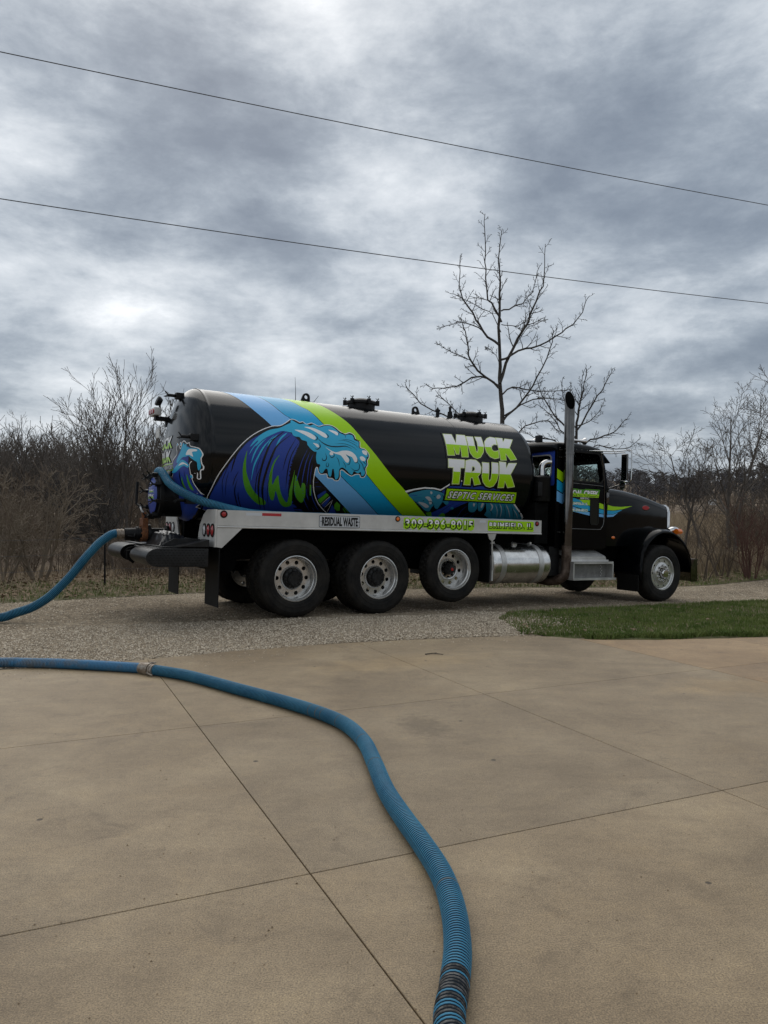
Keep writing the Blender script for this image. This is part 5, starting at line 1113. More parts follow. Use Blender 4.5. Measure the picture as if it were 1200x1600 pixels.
RD = mesh_of(rim_deep(.165), 'wheel', ['wheel_alu']); RL = mesh_of(rim_deep(.19), 'wheel', ['wheel_alu']); RF = mesh_of(rim_steer(), 'wheel', ['wheel_alu'])
HB = {k: hub_mesh(k) for k in ('drive', 'lift', 'steer')}
def wheel(x, y, z, side, rim, ty, hub):
    w = bpy.data.objects.new('wheel', rim); COL.objects.link(w); w.parent = truck; w.location = (x, y, z); w.rotation_euler = (0, random.uniform(0, .6), 0 if side < 0 else pi); w.scale = (1.035, 1, 1.035)
    t = bpy.data.objects.new('tyre', ty); COL.objects.link(t); t.parent = w
    if hub: h = bpy.data.objects.new('hub', HB[hub]); COL.objects.link(h); h.parent = w
for s in (-1, 1):
    for xx in (0, 1.322):
        wheel(xx, s*1.22, .532, s, RD, TY, 'drive'); wheel(xx, s*.90, .532, s, RD, TY, None)
    wheel(2.68, s*1.20, .635, s, RL, TYL, 'lift')
    wheel(7.48, s*1.20, .528, s, RF, TYF, 'steer')

# ---- fuel tanks
for s in (-1, 1):
    MF = Matrix(((0, 0, 1, 0), (s*-1, 0, 0, s*.88), (0, 1, 0, .705), (0, 0, 0, 1)))
    bm = lathe(B(), [(0, 3.43), (.20, 3.435), (.29, 3.455), (.318, 3.49), (.325, 3.53), (.325, 4.62), (.318, 4.66), (.29, 4.695), (.20, 4.715), (0, 4.72)], 64, MF); ft_ = obj('fuel_tank', bm, 'fuel_alu', truck)
    for xx in (3.66, 4.46):
        bm = lathe(B(), [(.326, xx-.05), (.333, xx-.048), (.333, xx+.048), (.326, xx+.05)], 56, MF); box(bm, (xx-.05, min(s*.46, s*.88), 1.03), (xx+.05, max(s*.46, s*.88), 1.045)); box(bm, (xx-.02, s*.88-.03, 1.036), (xx+.02, s*.88+.03, 1.07)); obj('tank_strap', bm, 'aluminium', ft_)
    bm = B(); cyl(bm, (4.05, s*.95, 1.0), (4.05, s*.97, 1.06), .05, n=18); obj('filler_cap', bm, 'aluminium', ft_)

# ---- cab
bm = B(); yo = 1.0
side = [(4.93, .98), (6.16, .98), (6.20, 2.02), (6.04, 2.74), (4.93, 2.74)]
win = [(5.20, 2.17), (5.995, 2.165), (6.045, 2.22), (6.035, 2.40), (5.955, 2.62), (5.91, 2.66), (5.22, 2.665), (5.19, 2.63)]
cabm = ['black_paint', 'p_blue']
cab = obj('cab', box(bm, (4.97, -.95, .955), (6.15, .95, .985)), 'black_paint', truck, smooth=25)
for s in (-1, 1): obj('side_panel', plate(B(), side, [win], 'xz', s*yo, s*(yo-.045)), 'black_paint', cab, smooth=25)
rwin = rrect(-.86, .86, 2.22, 2.585, .08)
bm = plate(B(), rrect(-.955, .955, .98, 2.74, .01), [rwin], 'yz', 4.935, 4.965); obj('rear_wall', bm, 'black_paint', cab)
bm = plate(B(), rrect(-.95, .95, 2.06, 2.70, .03), [rrect(-.885, .885, 2.195, 2.61, .09)], 'yz', 4.928, 4.934); obj('rear_wall_graphic', bm, 'p_blue', cab)
bm = plate(B(), rrect(-.885, .885, 2.195, 2.61, .09), [rrect(-.862, .862, 2.218, 2.587, .08)], 'yz', 4.922, 4.934); obj('window_gasket', bm, 'aluminium', cab)
obj('rear_window', plate(B(), rwin, (), 'yz', 4.945, 4.951), 'glass_tint', cab)
for s in (-1, 1):
    obj('door_window', plate(B(), inset(win, -.01), (), 'xz', s*(yo-.020), s*(yo-.026)), 'glass_tint', cab)
    bm = plate(B(), inset(win, -.028), [win], 'xz', s*(yo+.002), s*(yo+.008)); obj('window_gasket', bm, 'rubber', cab)
    # bright door edge moulding
    dp = [(5.12, 1.32), (5.93, 1.315), (6.03, 1.34), (6.085, 1.42), (6.10, 1.60), (6.095, 2.02), (6.06, 2.42), (5.985, 2.69)]
    bm = tube(B(), [(p[0], s*(yo+.004), p[1]) for p in catmull(dp, False, 4)], .0075, 6); obj('door_moulding', bm, 'dark_chrome', cab)
    bm = tube(B(), [(5.12, s*(yo+.004), 2.125), (6.06, s*(yo+.004), 2.095)], .0065, 6); obj('window_moulding', bm, 'dark_chrome', cab)
    obj('peep_window', plate(B(), rrect(5.76, 5.945, 1.41, 1.85, .04), (), 'xz', s*(yo+.003), s*(yo+.010)), 'dark_glass', cab)
    bm = plate(B(), rrect(5.745, 5.96, 1.395, 1.865, .05), [rrect(5.762, 5.943, 1.412, 1.848, .04)], 'xz', s*(yo+.002), s*(yo+.016)); obj('peep_gasket', bm, 'rubber', cab)
    bm = B(); tube(bm, [(5.28, s*(yo+.005), 1.50), (5.28, s*(yo+.03), 1.52), (5.28, s*(yo+.03), 1.66), (5.28, s*(yo+.005), 1.68)], .012, 6); obj('door_handle', bm, 'dark_chrome', cab)
    bm = B(); box(bm, (6.13, s*yo-.03, 1.78), (6.20, s*yo+.03, 1.99)); obj('door_hinge', bm, 'dark_chrome', cab, bevel=.02)
# roof
RX = [(4.905, -.10), (4.93, -.03), (5.0, 0), (5.4, .012), (5.75, .0), (5.98, -.03), (6.10, -.075), (6.15, -.13)]
RY = [(-1.0, 2.72), (-.995, 2.765), (-.97, 2.80), (-.90, 2.825), (-.6, 2.852), (-.2, 2.868)]; RY = RY+[(-a, b) for a, b in RY[::-1]]
bm = B(); gr_ = [[bm.verts.new((x, y*(1-.5*max(0, x-6.0)), z+dz*(1 if abs(y) < .98 else .6))) for y, z in RY] for x, dz in RX]
for a, b in zip(gr_, gr_[1:]):
    for k in range(len(RY)-1): bm.faces.new((a[k], a[k+1], b[k+1], b[k]))
bm.faces.new(gr_[0]); bm.faces.new(gr_[-1][::-1]); bmesh.ops.recalc_face_normals(bm, faces=bm.faces); roof = obj('roof', bm, 'black_paint', cab, smooth=50)
bm = B()
for k in range(16): lathe(bm, [(0, .008), (.008, .005), (.011, 0)], 8, Matrix(((0, 0, -1, 4.930), (1, 0, 0, -.92+k*.122), (0, 1, 0, 2.722), (0, 0, 0, 1))))
for k in range(8): lathe(bm, [(0, .008), (.008, .005), (.011, 0)], 8, Matrix(((1, 0, 0, 5.0+k*.13), (0, 0, -1, -1.001), (0, 1, 0, 2.712), (0, 0, 0, 1))))
obj('roof_rivets', bm, 'dark_chrome', roof)
# windscreen, pillars, visor
def ws(y, t, d=0.): return (6.19-.155*t+d, y, 2.04+.67*t)
for y0, y1 in ((-.955, -.87), (-.03, .03), (.87, .955)):
    bm = B(); vs = [bm.verts.new(ws(y, t, d)) for d in (0, -.05) for y, t in ((y0, 0), (y1, 0), (y1, 1), (y0, 1))]
    for f in ((0, 1, 2, 3), (7, 6, 5, 4), (0, 4, 5, 1), (1, 5, 6, 2), (2, 6, 7, 3), (3, 7, 4, 0)): bm.faces.new([vs[i] for i in f])
    obj('windscreen_pillar', bm, 'black_paint', cab)
for y0, y1 in ((-.87, -.03), (.03, .87)):
    bm = B(); vs = [bm.verts.new(ws(y, t, d)) for d in (-.018, -.024) for y, t in ((y0, 0), (y1, 0), (y1, 1), (y0, 1))]
    for f in ((0, 1, 2, 3), (7, 6, 5, 4), (0, 4, 5, 1), (1, 5, 6, 2), (2, 6, 7, 3), (3, 7, 4, 0)): bm.faces.new([vs[i] for i in f])
    obj('windscreen', bm, 'glass_tint', cab)
bm = B(); A_ = [bm.verts.new((x, s*.985, z)) for s in (-1, 1) for x, z in ((6.02, 2.70), (6.10, 2.66), (6.245, 2.535), (6.235, 2.525), (6.08, 2.64))]
for k in range(4): bm.faces.new((A_[k], A_[k+1], A_[k+6], A_[k+5]))
bm.faces.new((A_[0], A_[5], A_[9], A_[4])); bm.faces.new(A_[:5]); bm.faces.new(A_[5:][::-1]); bmesh.ops.recalc_face_normals(bm, faces=bm.faces); obj('sun_visor', bm, 'black_paint', cab)
# interior
bm = B(); box(bm, (4.97, -.95, .99), (6.1, .95, 1.06)); box(bm, (5.80, -.93, 1.5), (6.15, .93, 1.98))
for y in (-.5, .5): box(bm, (5.05, y-.26, 1.1), (5.55, y+.26, 1.5)); box(bm, (5.02, y-.26, 1.5), (5.16, y+.26, 2.12)); box(bm, (5.03, y-.12, 2.12), (5.13, y+.12, 2.28))
cabin = obj('cab_interior', bm, 'interior', cab, bevel=.03)
bm = B(); c = Vector((5.66, .5, 2.06)); ring = [c+Vector((.055*cos(a)+0, .23*sin(a), .22*cos(a))) for a in np.linspace(0, 2*pi, 33)]; tube(bm, ring, .016, 8, caps=False); tube(bm, [c, (5.95, .5, 1.8)], .03, 8); tube(bm, [ring[0], c, ring[16]], .012, 6); obj('steering_wheel', bm, 'interior', cabin)
# horns, marker lights, small antenna on the roof
bm = lathe(B(), [(.022, -.42), (.024, -.15), (.034, -.06), (.062, 0), (.068, .008), (.060, .004), (.03, -.05)], 24, Matrix(((0, 0, 1, 5.96), (0, 1, 0, -.62), (-1, 0, 0, 2.93), (0, 0, 0, 1)))); cyl(bm, (5.6, -.62, 2.84), (5.6, -.62, 2.92), .015, n=8); cyl(bm, (5.85, -.62, 2.84), (5.85, -.62, 2.92), .015, n=8); obj('air_horn', bm, 'chrome', roof)
bm = lathe(B(), [(.022, -.36), (.024, -.15), (.034, -.06), (.062, 0), (.068, .008), (.060, .004), (.03, -.05)], 24, Matrix(((0, 0, 1, 5.45), (0, 1, 0, .15), (-1, 0, 0, 2.95), (0, 0, 0, 1)))); cyl(bm, (5.2, .15, 2.86), (5.2, .15, 2.94), .015, n=8); obj('air_horn', bm, 'chrome', roof)
obj('roof_box', box(B(), (5.03, -.46, 2.855), (5.09, -.32, 2.985)), 'black_steel', roof, bevel=.006); bm = B(); tube(bm, [(5.09, -.36, 2.94), (5.5, -.36, 2.94)], .009, 6); obj('roof_bar', bm, 'black_steel', roof)
for y in (-.75, -.38, 0, .38, .75):
    bm = lathe(B(), [(0, .034), (.016, .030), (.024, .0)], 14, rotm((6.035, y, 2.795), ey=.7)); obj('roof_marker', bm, 'amber_lens', roof)
# graphics on cab side and hood
def on_cab(s):
    return lambda x, z, lay: Vector((x, s*(yo+.0015+.0008*lay), z))
CG = {'p_lime': [[(5.45, 1.85), (5.76, 1.84), (5.99, 1.79), (6.08, 1.77), (6.09, 1.68), (5.99, 1.70), (5.72, 1.74), (5.56, 1.79)]],
      'p_cyan': [[(5.22, 1.88), (5.45, 1.84), (5.72, 1.73), (6.09, 1.67), (6.09, 1.60), (5.74, 1.64), (5.22, 1.74)]],
      'p_light': [[(5.22, 1.73), (5.74, 1.62), (6.09, 1.59), (6.09, 1.54), (5.74, 1.56), (5.22, 1.64)]]}
CS = [('p_lime', [(4.945, 2.355), (5.16, 2.25), (5.16, 2.085), (4.945, 2.185)]), ('p_cyan', [(4.945, 2.165), (5.16, 2.065), (5.16, 1.90), (4.945, 1.99)]), ('p_light', [(4.945, 1.97), (5.16, 1.88), (5.16, 1.72), (4.945, 1.79)])]
for s in (-1, 1):
    it = [(1, m, [l]) for m, ls in CG.items() for l in ls]+[(1, m, [l]) for m, l in CS]; film('cab_stripe', it, on_cab(s), cab, ['p_lime', 'p_cyan', 'p_light'], 9)
    it = []
    fl = (lambda t, c: t) if s < 0 else (lambda t, c: [(2*c-p[0], p[1]) for p in t])
    for body, x0, x1, z0, z1, o1 in (('COAL CREEK', 5.235, 5.955, 1.905, 2.005, .05), ('SEPTIC', 5.50, 5.72, 1.845, 1.875, .02), ('BRIMFIELD, IL', 5.25, 5.69, 1.735, 1.785, .03), ('309-396-8015', 5.25, 5.69, 1.625, 1.675, .03)):
        if body[0] == 'C': it.append((2, 'p_green', [[(5.21, 1.885), (5.955, 1.885), (5.985, 2.03), (5.62, 2.03), (5.60, 2.015), (5.24, 2.03)]])); it.append((2.5, 'p_lime', [[(5.22, 1.885), (5.955, 1.885), (5.965, 1.945), (5.22, 1.945)]]))
        if body[0] == 'S': it.append((2, 'p_black', [[(5.42, 1.838), (5.80, 1.838), (5.84, 1.882), (5.40, 1.882)]]))
        for t in text_tris(body, x0, x1, z0, z1, o1+.03, False, 0, .010): it.append((3, 'p_black' if body[0] in 'CS' else 'p_green', [fl(t, (x0+x1)/2)]))
        tt = [fl(t, (x0+x1)/2) for t in text_tris(body, x0, x1, z0, z1, o1)]; split_text(tt, z0+(z1-z0)*.4, True, 'p_white', 'p_lime' if body[0] == 'C' else 'p_white', 4, it)
    film('door_lettering', it, on_cab(s), cab, ['p_green', 'p_lime', 'p_black', 'p_white'], 9)

# ---- hood, grille, fenders
HX = [(6.205, .965, 2.075), (6.45, .945, 2.072), (6.80, .90, 2.055), (7.20, .835, 2.015), (7.60, .765, 1.96), (7.95, .70, 1.90), (8.17, .66, 1.86), (8.25, .645, 1.835)]
def hood_w(x): return float(np.interp(x, [h[0] for h in HX], [h[1] for h in HX]))
bm = B(); secs = []
for x, w, t in HX:
    half = [(-w, 1.02), (-w, 1.5), (-w+.004, t-.14), (-w+.02, t-.075), (-w+.06, t-.025), (-w+.13, t), (-w*.45, t+.022), (-.12, t+.03)]
    secs.append([bm.verts.new((x, y, z)) for y, z in half+[(-a, b) for a, b in half[::-1]]])
for a, b in zip(secs, secs[1:]):
    for k in range(len(a)-1): bm.faces.new((a[k], b[k], b[k+1], a[k+1]))
bm.faces.new(secs[0]); bmesh.ops.recalc_face_normals(bm, faces=bm.faces); hood = obj('hood', bm, 'black_paint', truck, smooth=45)
x, w, t = HX[-1]; go = [(-w, 1.0), (-w, t-.14), (-w+.03, t-.05), (-w+.10, t), (0, t+.03), (w-.10, t), (w-.03, t-.05), (w, t-.14), (w, 1.0)]
bm = plate(B(), inset(go, -.012), [inset(go, .045)], 'yz', 8.235, 8.31); gs = obj('grille_surround', bm, 'chrome', hood, bevel=.01)
bm = B(); box(bm, (8.24, -.6, 1.03), (8.25, .6, 1.80))
for k in range(26): y = -.58+k*.0464; box(bm, (8.251, y-.006, 1.05), (8.275, y+.006, 1.78))
obj('grille', bm, 'dark_chrome', hood)
bm = lathe(B(), [(0, .012), (.085, .010), (.095, 0)], 28, Matrix(((1.3, 0, 0, 7.42), (0, 0, -1, -hood_w(7.42)-.004), (0, .55, 0, 1.755), (0, 0, 0, 1)))); em = obj('hood_emblem', bm, 'dark_chrome', hood)
bm = lathe(B(), [(0, .016), (.070, .0145), (.078, .006)], 28, Matrix(((1.3, 0, 0, 7.42), (0, 0, -1, -hood_w(7.42)-.004), (0, .55, 0, 1.755), (0, 0, 0, 1)))); obj('emblem_field', bm, 'red_tape', em)
bm = lathe(B(), [(0, .014), (.022, .01), (.03, 0)], 14, Matrix(((1.5, 0, 0, 6.40), (0, 0, -1, -.955), (0, .9, 0, 1.175), (0, 0, 0, 1)))); obj('side_marker', bm, 'amber_lens', hood)
for s in (-1, 1):
    it = [(1, 'p_lime', [[(6.215, 1.77), (6.38, 1.745), (6.61, 1.745), (6.98, 1.775), (6.67, 1.705), (6.38, 1.672), (6.215, 1.675)]]), (1, 'p_cyan', [[(6.215, 1.665), (6.38, 1.662), (6.67, 1.695), (6.53, 1.645), (6.38, 1.602), (6.215, 1.602)]]), (1, 'p_light', [[(6.215, 1.592), (6.38, 1.595), (6.53, 1.635), (6.39, 1.56), (6.215, 1.545)]])]
    bm0 = []
    def on_hood(x, z, lay): return Vector((x, s*(hood_w(x)+.004+.0008*lay), z))
    # cut in x as well so that the film follows the taper
    it2 = []
    for l, m, lp in it:
        for a in np.arange(6.2, 7.1, .1):
            q = [p for p in lp[0]]
            for lim, sg in ((a, 1), (a+.1, -1)):
                o_ = []
                for i in range(len(q)):
                    p0, p1 = q[i-1], q[i]; f0, f1 = sg*(p0[0]-lim), sg*(p1[0]-lim)
                    if (f0 > 0) != (f1 > 0): tt = f0/(f0-f1); o_.append((p0[0]+(p1[0]-p0[0])*tt, p0[1]+(p1[1]-p0[1])*tt))
                    if f1 > 0: o_.append(p1)
                q = o_
                if len(q) < 3: break
            if len(q) > 2: it2.append((l, m, [q]))
    film('hood_stripe', it2, on_hood, hood, ['p_lime', 'p_cyan', 'p_light'], 9)
    # fender: arched band with a rolled lip, mud flap behind the wheel
    bm = B(); rows = []
    arc = [(6.865, .42), (6.87, .62), (6.90, .88), (6.97, 1.04), (7.10, 1.17), (7.27, 1.275), (7.47, 1.325), (7.68, 1.31), (7.87, 1.235), (8.03, 1.12), (8.16, .97), (8.24, .80), (8.265, .66)]
    arc = catmull(arc, False, 3); cen = np.array((7.5, .55))
    for yy, dr in ((.62, .035), (.80, .05), (1.0, .045), (1.14, .028), (1.20, .006), (1.225, -.008), (1.228, -.03), (1.215, -.045), (1.19, -.03), (.62, -.02)):
        rows.append([bm.verts.new((p[0]+(p[0]-cen[0])/np.linalg.norm(p-cen)*dr, s*yy, p[1]+(p[1]-cen[1])/np.linalg.norm(p-cen)*dr)) for p in arc])
    for a, b in zip(rows, rows[1:]):
        for k in range(len(arc)-1): bm.faces.new((a[k], a[k+1], b[k+1], b[k]))
    bmesh.ops.recalc_face_normals(bm, faces=bm.faces); fe = obj('fender', bm, 'black_paint', truck, smooth=40)
    ya, yb2 = sorted((s*.70, s*1.20)); obj('mud_flap', box(B(), (6.80, ya, .20), (6.815, yb2, .50)), 'flap_rubber', fe)
    # headlamp pod with amber turn lamp
    bm = lathe(B(), [(0, -.16), (.07, -.15), (.115, -.06), (.12, .05), (.105, .06), (.0, .05)], 24, Matrix(((0, 0, 1, 8.03), (s, 0, 0, s*.95), (0, .72, 0, 1.325), (0, 0, 0, 1)))); hl = obj('headlamp', bm, 'chrome', fe)
    bm = lathe(B(), [(0, .05), (.045, .04), (.062, .0), (.06, -.10), (0, -.11)], 18, Matrix(((0, 0, 1, 8.02), (s, 0, 0, s*1.115), (0, .95, 0, 1.315), (0, 0, 0, 1)))); obj('turn_lamp', bm, 'amber_lens', fe)
# front bumper
bm = plate(B(), [(-1.22, .36), (1.22, .36), (1.22, .80), (-1.22, .80)], (), 'yz', 8.42, 8.435)
for s in (-1, 1): plate(bm, [(8.24, .36), (8.42, .36), (8.42, .80), (8.24, .80)], (), 'xz', s*1.205, s*1.22)
obj('front_bumper', bm, 'dark_chrome', truck, bevel=.005)

# ---- steps / battery box, with tread plate top
for s in (-1, 1):
    sy = lambda a, b: sorted((s*a, s*b))
    a, b = sy(.72, 1.10); bm = box(B(), (5.16, a, .46), (6.14, b, .78)); sb = obj('battery_box', bm, 'aluminium', truck, bevel=.006)
    # sloped tread plate lid
    P0 = [(5.10, .70, 1.025), (5.98, .70, 1.025), (6.10, 1.06, .835), (5.10, 1.06, .835)]
    bm = B(); vs = [bm.verts.new((p[0], s*p[1], p[2]+dz)) for dz in (0, -.03) for p in P0]
    for f in ((0, 1, 2, 3), (7, 6, 5, 4), (0, 4, 5, 1), (1, 5, 6, 2), (2, 6, 7, 3), (3, 7, 4, 0)): bm.faces.new([vs[i] for i in f])
    n_ = Vector((0, s*.19, .36)).normalized()
    for i in range(34):
        for j in range(14):
            u_, v_ = (i+.5+(.5 if j % 2 else 0))/35, (j+.5)/14; p = Vector((5.11+u_*(.86+.11*v_), s*(.705+.35*v_), 1.025-.19*v_+.001)); dx = Vector((.011 if (i+j) % 2 else .004, 0, 0)); dy = Vector((0, s*.004, -.002)) if (i+j) % 2 else Vector((0, s*.011, -.0058))
            q = [bm.verts.new(p-dx), bm.verts.new(p-dy), bm.verts.new(p+dx), bm.verts.new(p+dy), bm.verts.new(p+n_*.0035)]
            for k in range(4): bm.faces.new((q[k], q[(k+1) % 4], q[4]))
    bmesh.ops.recalc_face_normals(bm, faces=bm.faces); lid = obj('tread_plate', bm, 'aluminium', sb, smooth=0)
    bm = plate(B(), rrect(-.055, .055, -.03, .03, .012), (), 'xy', 0, .01); bmesh.ops.transform(bm, matrix=Matrix.Translation((5.47, s*.84, .957)) @ Matrix.Rotation(-s*.486, 4, 'X'), verts=bm.verts); obj('lid_latch', bm, 'black_steel', lid)
    a, b = sy(1.06, 1.08); bm = box(B(), (5.10, a, .755), (6.09, b, .815)); obj('lid_skirt', bm, 'aluminium', sb)
    # step frame
    bm = B(); a, b = sy(1.04, 1.25); box(bm, (5.14, a, .715), (6.10, b, .752)); a, b = sy(1.04, 1.26); box(bm, (5.13, a, .435), (6.16, b, .470))
    a, b = sy(1.101, 1.115); obj('step_recess', box(B(), (5.167, a, .472), (6.083, b, .713)), 'recess_shade_alu', sb)
    for x0, x1 in ((5.14, 5.165), (6.085, 6.11)): a, b = sy(1.116, 1.245); box(bm, (x0, a, .471), (x1, b, .714))
    for k in range(40): xx = 5.16+k*.0235; a, b = sy(1.245, 1.252); box(bm, (xx, a, .735), (xx+.012, b, .757)); a, b = sy(1.255, 1.262); box(bm, (xx, a, .455), (xx+.012, b, .476))
    obj('step', bm, 'aluminium', sb, bevel=0)
    for k in range(7): 
        bm = lathe(B(), [(0, .006), (.008, .004), (.010, 0)], 8, Matrix(((1, 0, 0, 5.93+(k % 2)*.02), (0, 0, s, s*1.1151), (0, 1, 0, .50+k*.03), (0, 0, 0, 1)))); obj('rivet', bm, 'aluminium', sb)
    a, b = sy(.55, .98); obj('tank_bracket', box(B(), (4.82, a, .5), (5.05, b, 1.0)), 'black_steel', truck)

# ---- exhaust stack (camera side)
sx, sy_ = 5.13, -1.08
bm = B(); n = 40; r = .088; rings = []
for z in (1.04, 1.9, 2.6, 3.38): rings.append([bm.verts.new((sx+r*cos(2*pi*k/n), sy_+r*sin(2*pi*k/n), z)) for k in range(n)])
# mitred mouth: the cut faces back and toward the camera side
cd_ = Vector((-.45, -.9)).normalized()
def mouth(rr): return [bm.verts.new((sx+rr*cos(2*pi*k/n), sy_+rr*sin(2*pi*k/n), 3.545-.17*(cos(2*pi*k/n)*cd_.x+sin(2*pi*k/n)*cd_.y))) for k in range(n)]
rings.append(mouth(r)); rings.append(mouth(r-.005)); rings.append([bm.verts.new((sx+(r-.005)*cos(2*pi*k/n), sy_+(r-.005)*sin(2*pi*k/n), 2.9)) for k in range(n)])
for q, (a, b) in enumerate(zip(rings, rings[1:])):
    for k in range(n): f = bm.faces.new((a[k], a[(k+1) % n], b[(k+1) % n], b[k])); f.material_index = 1 if q >= 5 else 0
f = bm.faces.new(rings[-1]); f.material_index = 1
stack = obj('exhaust_stack', bm, ['dark_chrome', 'chassis'], truck, smooth=50)
bm = B(); tube(bm, [(sx, sy_, 1.045), (sx, sy_, .78), (sx, sy_, .62), (sx-.03, sy_+.01, .50), (sx-.10, sy_+.10, .42), (sx-.16, sy_+.26, .40), (sx-.2, sy_+.6, .42)], .086, 28); obj('exhaust_elbow', bm, 'rust_pipe', stack)
for z in (1.05, 2.62): bm = lathe(B(), [(.0885, z-.02), (.096, z-.018), (.096, z+.018), (.0885, z+.02)], 36, Matrix.Translation((sx, sy_, 0))); obj('stack_clamp', bm, 'dark_chrome', stack)
for z in (1.25, 2.55, 2.68): bm = B(); tube(bm, [(sx-.03, sy_+.07, z), (4.98, -1.0, z), (4.98, -.9, z)], .016, 8); cyl(bm, (sx-.11, sy_, z), (sx-.06, sy_, z), .018, n=8); obj('stack_bracket', bm, 'dark_chrome', stack)
# ---- air cleaner behind the cab with bright intake elbow
ax_, ay_ = 4.72, -.86
bm = lathe(B(), [(0, 1.77), (.145, 1.775), (.155, 1.79), (.155, 2.16), (.16, 2.17), (.16, 2.19), (.12, 2.215), (.06, 2.225), (0, 2.225)], 36, Matrix.Translation((ax_, ay_, 0))); ac = obj('air_cleaner', bm, 'black_steel', truck)
bm = box(B(), (ax_-.20, ay_-.14, 1.86), (ax_-.10, ay_-.04, 2.10)); obj('filter_bracket', bm, 'black_steel', ac, bevel=.01)
bm = B(); tube(bm, catmull([(ax_, ay_, 2.22), (ax_, ay_, 2.33), (ax_+.02, ay_-.005, 2.41), (ax_+.08, ay_-.02, 2.455), (ax_+.16, ay_-.04, 2.46)], False, 4), .052, 18, caps=False); obj('intake_elbow', bm, 'chrome', ac)
bm = B(); tube(bm, catmull([(4.72, -.4, 2.2), (4.74, -.5, 2.42), (4.74, -.62, 2.42), (4.74, -.66, 2.2)], False, 4), .014, 8); obj('air_hose', bm, 'aluminium', ac)
bm = B(); tube(bm, [(4.66, -.86, 1.78), (4.66, -.86, 1.2)], .02, 8); tube(bm, [(4.8, -.7, 1.85), (4.8, -.7, 1.05)], .03, 8); box(bm, (4.55, -.9, 1.05), (4.85, .9, 1.75)); obj('pump_assembly', bm, 'chassis', truck)

# ---- mirrors
for s in (-1, 1):
    bm = B(); x0, y0 = 6.17, s*1.40
    box(bm, (x0-.025, y0-.07, 2.20), (x0+.015, y0+.07, 2.66)); mh = obj('mirror', bm, 'dark_chrome', truck, bevel=.02, seg=3)
    bm = box(B(), (x0-.0275, y0-.058, 2.22), (x0-.0255, y0+.058, 2.64)); obj('mirror_glass', bm, 'chrome', mh)
    bm = B(); tube(bm, [(5.70, s*.99, 2.715), (6.17, s*1.20, 2.72), (6.17, s*1.50, 2.72)], .010, 8); tube(bm, [(6.0, s*.99, 2.69), (6.17, s*1.1, 2.69), (6.17, s*1.40, 2.69), (6.17, s*1.40, 2.67)], .009, 8)
    tube(bm, catmull([(6.17, s*1.50, 2.72), (6.18, s*1.535, 2.70), (6.18, s*1.54, 2.60), (6.18, s*1.54, 2.26), (6.17, s*1.52, 2.18), (6.17, s*1.40, 2.165), (6.17, s*1.36, 2.20)], False, 4), .011, 8); obj('mirror_arm', bm, 'chrome', mh)
    bm = lathe(B(), [(0, -.035), (.05, -.03), (.085, -.01), (.092, .005), (.085, .012), (0, .016)], 28, Matrix(((0, 0, -1, 6.19), (.8, 0, 0, s*1.34), (0, 1, 0, 2.125), (0, 0, 0, 1)))); obj('convex_mirror', bm, 'chrome', mh)
    bm = tube(B(), catmull([(6.12, s*1.0, 1.99), (6.16, s*1.06, 2.06), (6.19, s*1.18, 2.10), (6.20, s*1.33, 2.125)], False, 4), .013, 8); obj('convex_mirror_arm', bm, 'dark_chrome', mh)
# ------------------------------------------------------------------ hoses
def w_of(x, y, z): return np.array(truck.matrix_world @ Vector((x, y, z)))
def resample(P, step):
    P = np.array(P); L = np.r_[0, np.cumsum(np.linalg.norm(np.diff(P, axis=0), axis=1))]; n = int(L[-1]/step); q = np.linspace(0, L[-1], n)
    return np.c_[[np.interp(q, L, P[:, k]) for k in range(3)]].T
def ribbed(name, ctrl, r, pitch, mats, parent, nseg=16, k=10, dirt=None):
    """corrugated hose: blue ridges and dark grooves swept along a path"""
    P = resample(catmull(ctrl, False, k), pitch/5); n = len(P)
    D = np.gradient(P, axis=0); D /= np.linalg.norm(D, axis=1, keepdims=True)
    ref = np.array([.05, .02, 1.]); Uu = np.cross(D, ref); Uu /= np.linalg.norm(Uu, axis=1, keepdims=True)+1e-9; Ww = np.cross(D, Uu)
    rr = r*np.array([1.0, 1.0, .97, .875, .875])[np.arange(n) % 5]
    a = np.arange(nseg)*2*pi/nseg
    V_ = P[:, None]+rr[:, None, None]*(Uu[:, None]*np.cos(a)[None, :, None]+Ww[:, None]*np.sin(a)[None, :, None])
    i = np.arange(n*nseg).reshape(n, nseg); j = np.roll(i, -1, 1)
    F_ = np.stack([i[:-1], j[:-1], j[1:], i[1:]], -1).reshape(-1, 4)
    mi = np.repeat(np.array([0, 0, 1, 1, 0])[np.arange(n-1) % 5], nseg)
    if dirt is not None:            # grimy stretch: ridges worn grey and black
        fy = np.repeat(P[:-1, 1], nseg); g_ = np.repeat(np.repeat(RNG.uniform(0, 1, n//5+2), 5)[:n-1], nseg); rid = mi == 0
        w_ = np.clip((dirt[1]-fy)/(dirt[1]-dirt[0]), 0, 1); ang_ = np.tile(np.arange(nseg), n-1)
        band = np.repeat(np.convolve(RNG.uniform(0, 1, n-1+30), np.ones(31)/31, 'valid'), nseg)
        mi = np.where(rid & (g_ < w_*(.48+1.2*(band-.5))), 2, mi)
        mi = np.where(rid & (mi == 0) & (g_ > .975), 3, mi)
    return nobj(name, V_.reshape(-1, 3), F_, mats, parent, 1, mi)
hose = empty('suction_hose', (-2.2, 7, 0)); hose.matrix_world = Matrix.Identity(4)
tag(hose, 'long blue ribbed suction hose lying across the concrete and up to the rear valve', 'hose')
HR = .046
def gpt(px, py): Y = (CAMZ-HR)*1187/(py-800); return ((px-600)/1187*Y, Y, HR)
